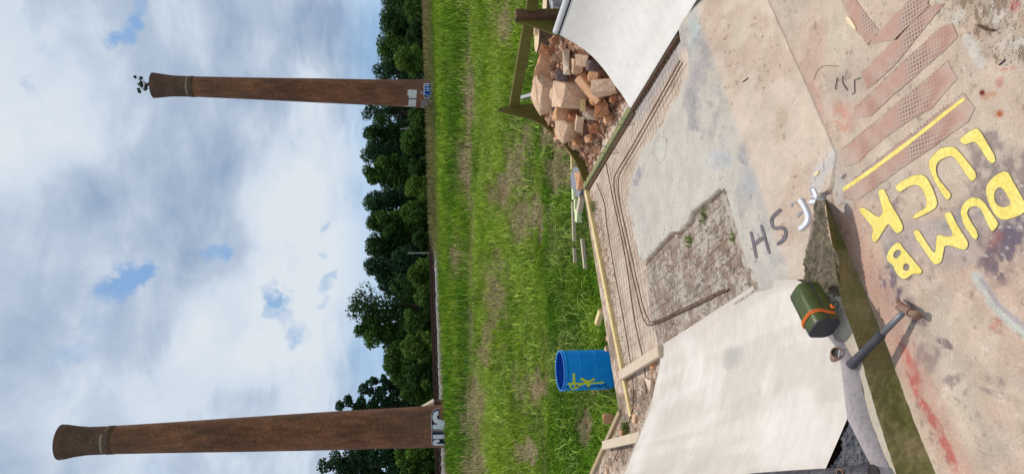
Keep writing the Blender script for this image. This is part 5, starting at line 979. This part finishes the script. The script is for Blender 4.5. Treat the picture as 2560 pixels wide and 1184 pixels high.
def tree(name, px_top, py, halfw, D, label, base=(.035, .075, .020), n=3600, leaf=.30, low=.18, sparse=1., group='trees along the railway', cat='tree', seed=0, trunkmat='bark', nb_=24, blobr=.40):
    r = np.random.default_rng(900+seed); x = PD(1060, py, D)[0]; top = PD(px_top, py, D)[2]; hw = halfw/FP*D; z0 = GZ-.05; hgt = top-z0
    root = empty(name, (x, D, z0), label, cat, group)
    blobs = []; zlo = z0+hgt*low
    for i in range(nb_):
        f = (i+r.uniform(.1, .9))/nb_; zc = zlo+(top-zlo)*(f*.86+.03); wprof = math.sin(math.pi*min(.96, .16+.78*f))**.6; a = r.uniform(0, 6.28); ro = hw*wprof*r.uniform(.2, .85); br = hw*blobr*r.uniform(.7, 1.3)*(.75+.4*wprof)
        bz = br*r.uniform(.65, .95); zc = min(zc, top-bz*.95); blobs.append((x+ro*math.cos(a), D+ro*math.sin(a)*.9, zc, br, br, bz))
    blobs.append((x+hw*.1*r.normal(), D, top-hw*.3, hw*.34, hw*.34, hw*.3))
    tp = [np.array([x, D, z0]), np.array([x+.1*r.normal(), D, z0+hgt*.3]), np.array([x+.25*r.normal(), D, z0+hgt*.6]), np.array([x+.2*r.normal(), D, top-hgt*.1])]; rt_ = .022*hgt+.04
    parts = [tube(catmull(tp, 5), list(np.linspace(rt_, rt_*.25, 16)), 8)]
    for b in blobs[::2]:
        s = tp[1]+(tp[2]-tp[1])*r.uniform(0, .9); e = np.array(b[:3]); parts.append(tube([s, (s+e)/2+[0, 0, .1*hgt*.3], e], [rt_*.45, rt_*.3, rt_*.12], 5))
    V, F = join(parts); mk('trunk', V, F, M[trunkmat], root, smooth=True)
    V, F, c = leafcloud(blobs, int(n*sparse), leaf, base, seed+50, shell=.45); mk('crown', V, F, M['leaf'], root, col=c)
    return root
def tD(py, off):   # distance of a point behind the track in the direction of photo row py
    k = (592-py)/FP/FW[1]; lo, hi = 20, 140
    for _ in range(40):
        m = (lo+hi)/2
        if tdist(k*m, m) > off: hi = m
        else: lo = m
    return (lo+hi)/2
DG = (.042, .092, .022); MG = (.072, .145, .028); BG = (.040, .090, .040); LG = (.12, .21, .036)
TR = [ # px_top, py, halfwidth, off, colour, label, kwargs
 (952, 8, 42, 12, DG, 'dark tree past the farther chimney at the very edge of the view', {}),
 (948, 62, 34, 10, DG, 'bushy dark tree past the farther chimney with a small sky gap at its top', dict(sparse=.8)),
 (942, 128, 36, 12, MG, 'round dark tree past the farther chimney beside the flat-topped bush', {}),
 (928, 180, 28, 14, BG, 'thin see-through tree touching the sapling chimney on its far side from the railway lettering chimney', dict(sparse=.42, blobr=.32)),
 (903, 285, 30, 14, BG, 'thin see-through tree touching the sapling chimney on the side of the other chimney', dict(sparse=.40, blobr=.3)),
 (905, 335, 34, 12, DG, 'second tree from the sapling chimney toward the lettered one, dark and full', {}),
 (899, 385, 36, 13, BG, 'tall dark tree with a ragged blue green top, third from the sapling chimney', {}),
 (905, 432, 30, 12, MG, 'full tree beside the narrow notch of sky nearest the sapling chimney', {}),
 (905, 505, 34, 13, BG, 'tree on the lettered chimney side of the narrow notch of sky', {}),
 (914, 560, 34, 12, MG, 'mid green tree in the middle of the row between the chimneys', {}),
 (912, 618, 34, 13, DG, 'dark round tree standing behind the slim pale post', {}),
 (908, 668, 32, 12, BG, 'blue green tree next to the slim pale post, before the open gap of sky', {}),
 (944, 712, 30, 15, BG, 'sparse low tree in the open gap of sky beside the tallest tree', dict(sparse=.36, blobr=.3)),
 (862, 768, 48, 11, DG, 'tallest round crowned tree between the two chimneys', dict(n=5200)),
 (884, 822, 34, 12, MG, 'rounded shoulder tree leaning off the tallest tree', {}),
 (958, 905, 40, 9, MG, 'low rounded green tree filling the dip beside the lettered chimney', {}),
 (895, 962, 28, 13, BG, 'thin tree with open drooping branches near the lettered chimney', dict(sparse=.40, blobr=.26)),
 (838, 1004, 24, 14, BG, 'tall thin tree touching the lettered chimney', dict(sparse=.5, blobr=.34)),
 (792, 1146, 38, 13, BG, 'tall dark tree beyond the lettered chimney', dict(sparse=.85)),
 (800, 1192, 30, 15, DG, 'tree cut off by the edge of the view beyond the lettered chimney', {}),
]
for i, (pt, py, hw, off, bc, lab, kw) in enumerate(TR):
    k = dict(n=12000, leaf=.19, low=.03); k.update(kw); tree('broadleaf_tree', pt, py, hw*1.48, tD(py, off), lab, base=bc, seed=i, **k)
SH = [(1010, 20, 34, 6, MG, 'shrub at the edge of the view past the farther chimney'), (1015, 95, 30, 6, DG, 'dark shrub past the farther chimney'), (985, 152, 32, 7, LG, 'flat topped light green bush next to the farther chimney'), (1020, 295, 26, 6, MG, 'shrub at the foot of the trees just beside the sapling chimney'), (1000, 350, 34, 6, MG, 'leafy green shrub, second beside the sapling chimney'), (1022, 415, 30, 6, DG, 'dark low shrub in front of the trees by the notch of sky'), (1012, 470, 30, 5, LG, 'light green shrub below the narrow notch of sky'), (1000, 535, 34, 6, MG, 'wide green shrub in the middle of the row'), (1030, 600, 22, 6, DG, 'small dark shrub left standing by the slim pale post'), (1020, 685, 32, 5, LG, 'bright green shrub below the open gap of sky'), (1035, 740, 26, 5, MG, 'low green shrub under the sparse tree'), (1010, 800, 34, 6, MG, 'green shrub at the foot of the tallest tree'), (1000, 862, 32, 5, LG, 'bright bush between the tallest tree and the low rounded tree'), (1020, 935, 34, 6, DG, 'dark shrub under the low rounded tree'), (1000, 985, 26, 6, MG, 'green shrub beside the cream roofed box'), (985, 1135, 30, 6, LG, 'light green bush just beyond the lettered chimney'), (1000, 1180, 28, 6, MG, 'green bush at the edge of the view beyond the lettered chimney')]
for i, (pt, py, hw, off, bc, lab) in enumerate(SH):
    tree('shrub', pt, py, hw*1.2, tD(py, off), lab, base=bc, n=5000, leaf=.17, low=.02, group='shrubs behind the railway', cat='shrub', seed=60+i, nb_=14, blobr=.42)
# far wood filling in behind as one mass
r = np.random.default_rng(77); bl = []
for py in range(-120, 1320, 16):
    D = tD(py, 20); x = PD(1060, py, D)[0]; tp = PD(r.uniform(940, 990), py, D)[2]; bl.append((x, D+r.uniform(-1, 3), (tp+GZ)/2-.3, 1.3, 1.6, (tp-GZ)/2+.3))
V, F, c = leafcloud(bl, 26000, .36, (.022, .048, .014), 78, shell=.2); tag(mk('far_wood', V, F, M['leaf'], col=c), 'dark wood closing the view behind the railway trees', kind='stuff')
# sapling on the farther chimney
zt = hd1[-1][0]; xs_ = PD(383, 214, D1)[0]; sp_ = empty('sapling', (xs_, D1-.6, zt-.3), 'small leafy sapling growing from the top of a chimney', 'sapling')
tops = [(350, 212), (343, 196), (357, 198), (345, 222), (352, 232), (362, 216), (341, 208), (366, 206), (358, 222), (349, 204)]
parts = [tube([np.array([xs_, D1-.6, zt-.3]), PD(362, 212, D1-.6)], [.06, .035], 6)]; bl = []
for a, b in tops:
    e = PD(a, b, D1-.6)+np.array([0, rng.uniform(-.5, .5), 0]); s = PD(372, 213, D1-.6); parts.append(tube([s, (s+e)/2+[0, 0, .05], e], [.03, .02, .012], 5)); bl.append((*e, .13, .13, .11))
V, F = join(parts); mk('stem', V, F, M['bark'], sp_); V, F, c = leafcloud(bl, 210, .17, (.07, .12, .09), 79, shell=.2); mk('leaves', V, F, M['leaf'], sp_, col=c)
# slim post, bare trunk, cream roofed box
D = tD(632, 5); a = PD(1078, 632, D); b = PD(1019, 632, D); v, f = tube([[a[0], D, GZ], [a[0], D, b[2]]], .045, 10); tag(mk('slim_post', v, f, M['galv']), 'slim pale post standing before the trees behind the rails', 'post')
for py, t0, t1, lab in [(322, 1000, 1045, 'pale bare trunk among the trees beside the sapling chimney')]:
    D = tD(py, 7); a = PD(t1, py, D); b = PD(t0, py, D); v, f = tube([[a[0], D, GZ], [a[0]+.05, D, (a[2]+b[2])/2], [b[0]-.05, D, b[2]]], [.09, .075, .05], 8); tag(mk('bare_trunk', v, f, M['palebark']), lab, 'tree trunk')
D = 43.2; bx0 = PD(1084, 999, D)[0]; apx = PD(1054, 1015, D); zb = PD(1084, 1008, D)[2]; hwid = abs(bx0-apx[0]); bxr = empty('roofed_box', (apx[0], D, GZ), 'brown box with a cream pointed roof peeping out behind the lettered chimney', 'hut')
v, f = beam([apx[0]-hwid*.92, D, (GZ+zb)/2], [apx[0]+hwid*.92, D, (GZ+zb)/2], hwid*1.8, zb-GZ); mk('box', v, f, M['brownbox'], bxr)
V = [(apx[0]-hwid, D-hwid, zb), (apx[0]+hwid, D-hwid, zb), (apx[0]+hwid, D+hwid, zb), (apx[0]-hwid, D+hwid, zb), (apx[0], D-hwid*.6, apx[2]), (apx[0], D+hwid*.6, apx[2])]; mk('roof', V, [(0, 1, 4), (1, 2, 5, 4), (2, 3, 5), (3, 0, 4, 5), (3, 2, 1, 0)], M['cream'], bxr)
# ================================================================== SKY, SUN, CAMERA
SUN_EL = 70.; SUN_AZ = math.degrees(math.atan2(.42, .91))   # azimuth from +Y toward +X
w = bpy.data.worlds.new('World'); SC.world = w; w.use_nodes = True; t = w.node_tree; N = t.nodes; L = t.links; N.clear()
out = N.new('ShaderNodeOutputWorld'); bg = N.new('ShaderNodeBackground'); bg.inputs[1].default_value = .1; L.new(bg.outputs[0], out.inputs[0])
sky = N.new('ShaderNodeTexSky'); sky.sky_type = 'NISHITA'; sky.sun_disc = False; sky.sun_elevation = R(SUN_EL); sky.sun_rotation = R(SUN_AZ); sky.dust_density = .6; sky.air_density = 1.2
tc = N.new('ShaderNodeTexCoord'); dv = tc.outputs['Generated']
def math_(op, a, b=None, c=None):
    n = N.new('ShaderNodeMath'); n.operation = op
    for i, q in enumerate([a, b, c]):
        if q is None: continue
        if isinstance(q, (int, float)): n.inputs[i].default_value = q
        else: L.new(q, n.inputs[i])
    return n.outputs[0]
def mrange(a, lo, hi, o0=0., o1=1., sm=True):
    n = N.new('ShaderNodeMapRange'); n.interpolation_type = 'SMOOTHSTEP' if sm else 'LINEAR'; L.new(a, n.inputs[0]); n.inputs[1].default_value = lo; n.inputs[2].default_value = hi; n.inputs[3].default_value = o0; n.inputs[4].default_value = o1; return n.outputs[0]
sp = N.new('ShaderNodeSeparateXYZ'); L.new(dv, sp.inputs[0]); zz = math_('ADD', math_('MAXIMUM', sp.outputs[2], 0.), .28)
cb_ = N.new('ShaderNodeCombineXYZ'); L.new(math_('DIVIDE', sp.outputs[0], zz), cb_.inputs[0]); L.new(math_('DIVIDE', sp.outputs[1], zz), cb_.inputs[1]); cv = cb_.outputs[0]
def noise(vec, s, d=6, r=.55, dist=0., off=(0, 0, 0)):
    mp = N.new('ShaderNodeMapping'); mp.inputs['Location'].default_value = off; L.new(vec, mp.inputs[0]); n = N.new('ShaderNodeTexNoise'); n.inputs['Scale'].default_value = s; n.inputs['Detail'].default_value = d; n.inputs['Roughness'].default_value = r; n.inputs['Distortion'].default_value = dist; L.new(mp.outputs[0], n.inputs['Vector']); return n.outputs[0]
nA = noise(cv, 1.7, 7, .5, .3, (3, 1, 0)); nB = noise(cv, 5.2, 8, .6, .4, (7, 2, 0)); nC = noise(dv, 6., 7, .6, .5, (1, 5, 2)); nE = noise(dv, 26., 6, .65, .3, (2, 2, 5)); nD = noise(dv, 2.2, 5, .5, .2, (4, 4, 1))
wn = N.new('ShaderNodeTexNoise'); wn.inputs['Scale'].default_value = 9.; wn.inputs['Detail'].default_value = 7; wn.inputs['Roughness'].default_value = .62; L.new(dv, wn.inputs['Vector'])
ws = N.new('ShaderNodeVectorMath'); ws.operation = 'SUBTRACT'; L.new(wn.outputs['Color'], ws.inputs[0]); ws.inputs[1].default_value = (.5, .5, .5)
wm = N.new('ShaderNodeVectorMath'); wm.operation = 'MULTIPLY_ADD'; L.new(ws.outputs[0], wm.inputs[0]); wm.inputs[1].default_value = (.13, .13, .13); L.new(dv, wm.inputs[2])
wz = N.new('ShaderNodeVectorMath'); wz.operation = 'NORMALIZE'; L.new(wm.outputs[0], wz.inputs[0]); wv = wz.outputs[0]
def blob(px, py, s, warp=True):
    d = ray(px, py); n = N.new('ShaderNodeVectorMath'); n.operation = 'DOT_PRODUCT'; L.new(wv if warp else dv, n.inputs[0]); n.inputs[1].default_value = tuple(d); return mrange(n.outputs['Value'], math.cos((.98 if warp else 1.5)*s/FP), 1.)
def bsum(lst):
    o = None
    for a, b, s, k in lst:
        q = math_('MULTIPLY', blob(a, b, s), k); o = q if o is None else math_('ADD', o, q)
    return o
def bsum2(lst):
    o = None
    for a, b, s, k in lst:
        q = math_('MULTIPLY', blob(a, b, s, False), k); o = q if o is None else math_('ADD', o, q)
    return o
holes = bsum([(332, 85, 40, 1.1), (350, 60, 30, .8), (372, 24, 36, 1.1), (315, 110, 28, .7), (105, 210, 22, .55), (335, 690, 44, 1.1), (300, 725, 50, 1.05), (355, 660, 30, .6), (522, 645, 40, 1.1), (700, 735, 38, 1.1), (718, 775, 36, 1.1), (742, 825, 36, .95), (690, 710, 28, .8), (822, 570, 18, .9), (805, 760, 26, .8), (812, 720, 20, .7), (232, 875, 40, .5), (395, 1168, 50, .55), (250, 800, 40, .4), (805, 640, 18, .55), (930, 480, 40, .35), (880, 900, 60, .5), (920, 860, 50, .6), (930, 940, 50, .5)])
hm = mrange(math_('MULTIPLY', holes, math_('ADD', -.75, math_('ADD', math_('MULTIPLY', nC, 2.), math_('MULTIPLY', nE, 1.5)))), .0, 1.7, 0., .88)
hor = mrange(sp.outputs[2], .03, .10, .50, 0.)       # bluish air low over the trees
brt = bsum2([(820, 540, 170, .22), (740, 620, 150, .20), (620, 800, 120, .30), (830, 330, 130, .2), (860, 760, 110, .3), (150, 420, 170, .26), (60, 200, 170, .38), (560, 380, 100, .14), (320, 940, 150, .16), (720, 930, 130, .28), (480, 1000, 100, .15), (330, 620, 80, .22), (430, 820, 80, .15), (700, 500, 90, .2), (870, 640, 70, .25), (430, 60, 80, .16), (640, 900, 60, .2), (760, 200, 60, .1)])
drk = bsum2([(480, 500, 170, .22), (620, 330, 110, .22), (250, 130, 130, .14), (880, 120, 90, .3), (640, 640, 70, .16), (130, 700, 200, .22), (350, 800, 90, .22), (640, 1000, 90, .18), (900, 300, 80, .2), (160, 560, 130, .16), (640, 150, 110, .12), (860, 470, 60, .12), (560, 720, 60, .12), (100, 1000, 140, .16)])
bri = math_('ADD', math_('SUBTRACT', brt, drk), math_('ADD', math_('MULTIPLY', math_('SUBTRACT', nA, .5), .9), math_('ADD', math_('MULTIPLY', math_('SUBTRACT', nB, .5), .95), math_('ADD', math_('MULTIPLY', math_('SUBTRACT', nD, .5), .6), math_('MULTIPLY', math_('SUBTRACT', nC, .5), .9)))))
bri = mrange(bri, -.46, .44, 0., 1., False)
cr = N.new('ShaderNodeValToRGB'); L.new(bri, cr.inputs[0]); e = cr.color_ramp.elements
e[0].position = 0; e[0].color = (*(lin(150, 170, 198)), 1); e[1].position = 1; e[1].color = (*(lin(221, 229, 237)), 1)
x_ = e.new(.40); x_.color = (*(lin(184, 199, 218)), 1); x_ = e.new(.66); x_.color = (*(lin(208, 220, 234)), 1)
cs10 = N.new('ShaderNodeVectorMath'); cs10.operation = 'SCALE'; cs10.inputs['Scale'].default_value = 10.; L.new(cr.outputs[0], cs10.inputs[0])
blue = N.new('ShaderNodeMix'); blue.data_type = 'RGBA'; blue.blend_type = 'MIX'; blue.inputs[0].default_value = .72; L.new(sky.outputs[0], blue.inputs[6]); blue.inputs[7].default_value = (*(lin(116, 166, 222)*10), 1)
m1 = N.new('ShaderNodeMix'); m1.data_type = 'RGBA'; L.new(hm, m1.inputs[0]); L.new(cs10.outputs[0], m1.inputs[6]); L.new(blue.outputs[2], m1.inputs[7])
m2 = N.new('ShaderNodeMix'); m2.data_type = 'RGBA'; L.new(hor, m2.inputs[0]); L.new(m1.outputs[2], m2.inputs[6]); m2.inputs[7].default_value = (*(lin(150, 196, 238)*10), 1); L.new(m2.outputs[2], bg.inputs[0])
sd = bpy.data.lights.new('sun', 'SUN'); sd.energy = 2.5; sd.angle = R(.55); sd.color = (1, .935, .845); so = bpy.data.objects.new('sun', sd); COL.objects.link(so)
sv = Vector((math.sin(R(SUN_AZ))*math.cos(R(SUN_EL)), math.cos(R(SUN_AZ))*math.cos(R(SUN_EL)), math.sin(R(SUN_EL)))); so.rotation_euler = sv.to_track_quat('Z', 'Y').to_euler(); so.location = (0, 0, 30)
cam = bpy.data.cameras.new('camera'); cam.sensor_width = 36; cam.lens = 36*FP/2560; cam.clip_start = .05; cam.clip_end = 9000; co = bpy.data.objects.new('camera', cam); COL.objects.link(co)
from mathutils import Matrix
co.matrix_world = Matrix(((-UP[0], RT[0], -FW[0], 0), (-UP[1], RT[1], -FW[1], 0), (-UP[2], RT[2], -FW[2], H), (0, 0, 0, 1))); SC.camera = co
vs = SC.view_settings; vs.view_transform = 'Standard'; vs.look = 'None'; vs.exposure = 0.; vs.gamma = 1; vs.use_curve_mapping = False
SC.cycles.max_bounces = 6; SC.cycles.transparent_max_bounces = 4; SC.cycles.use_denoising = True
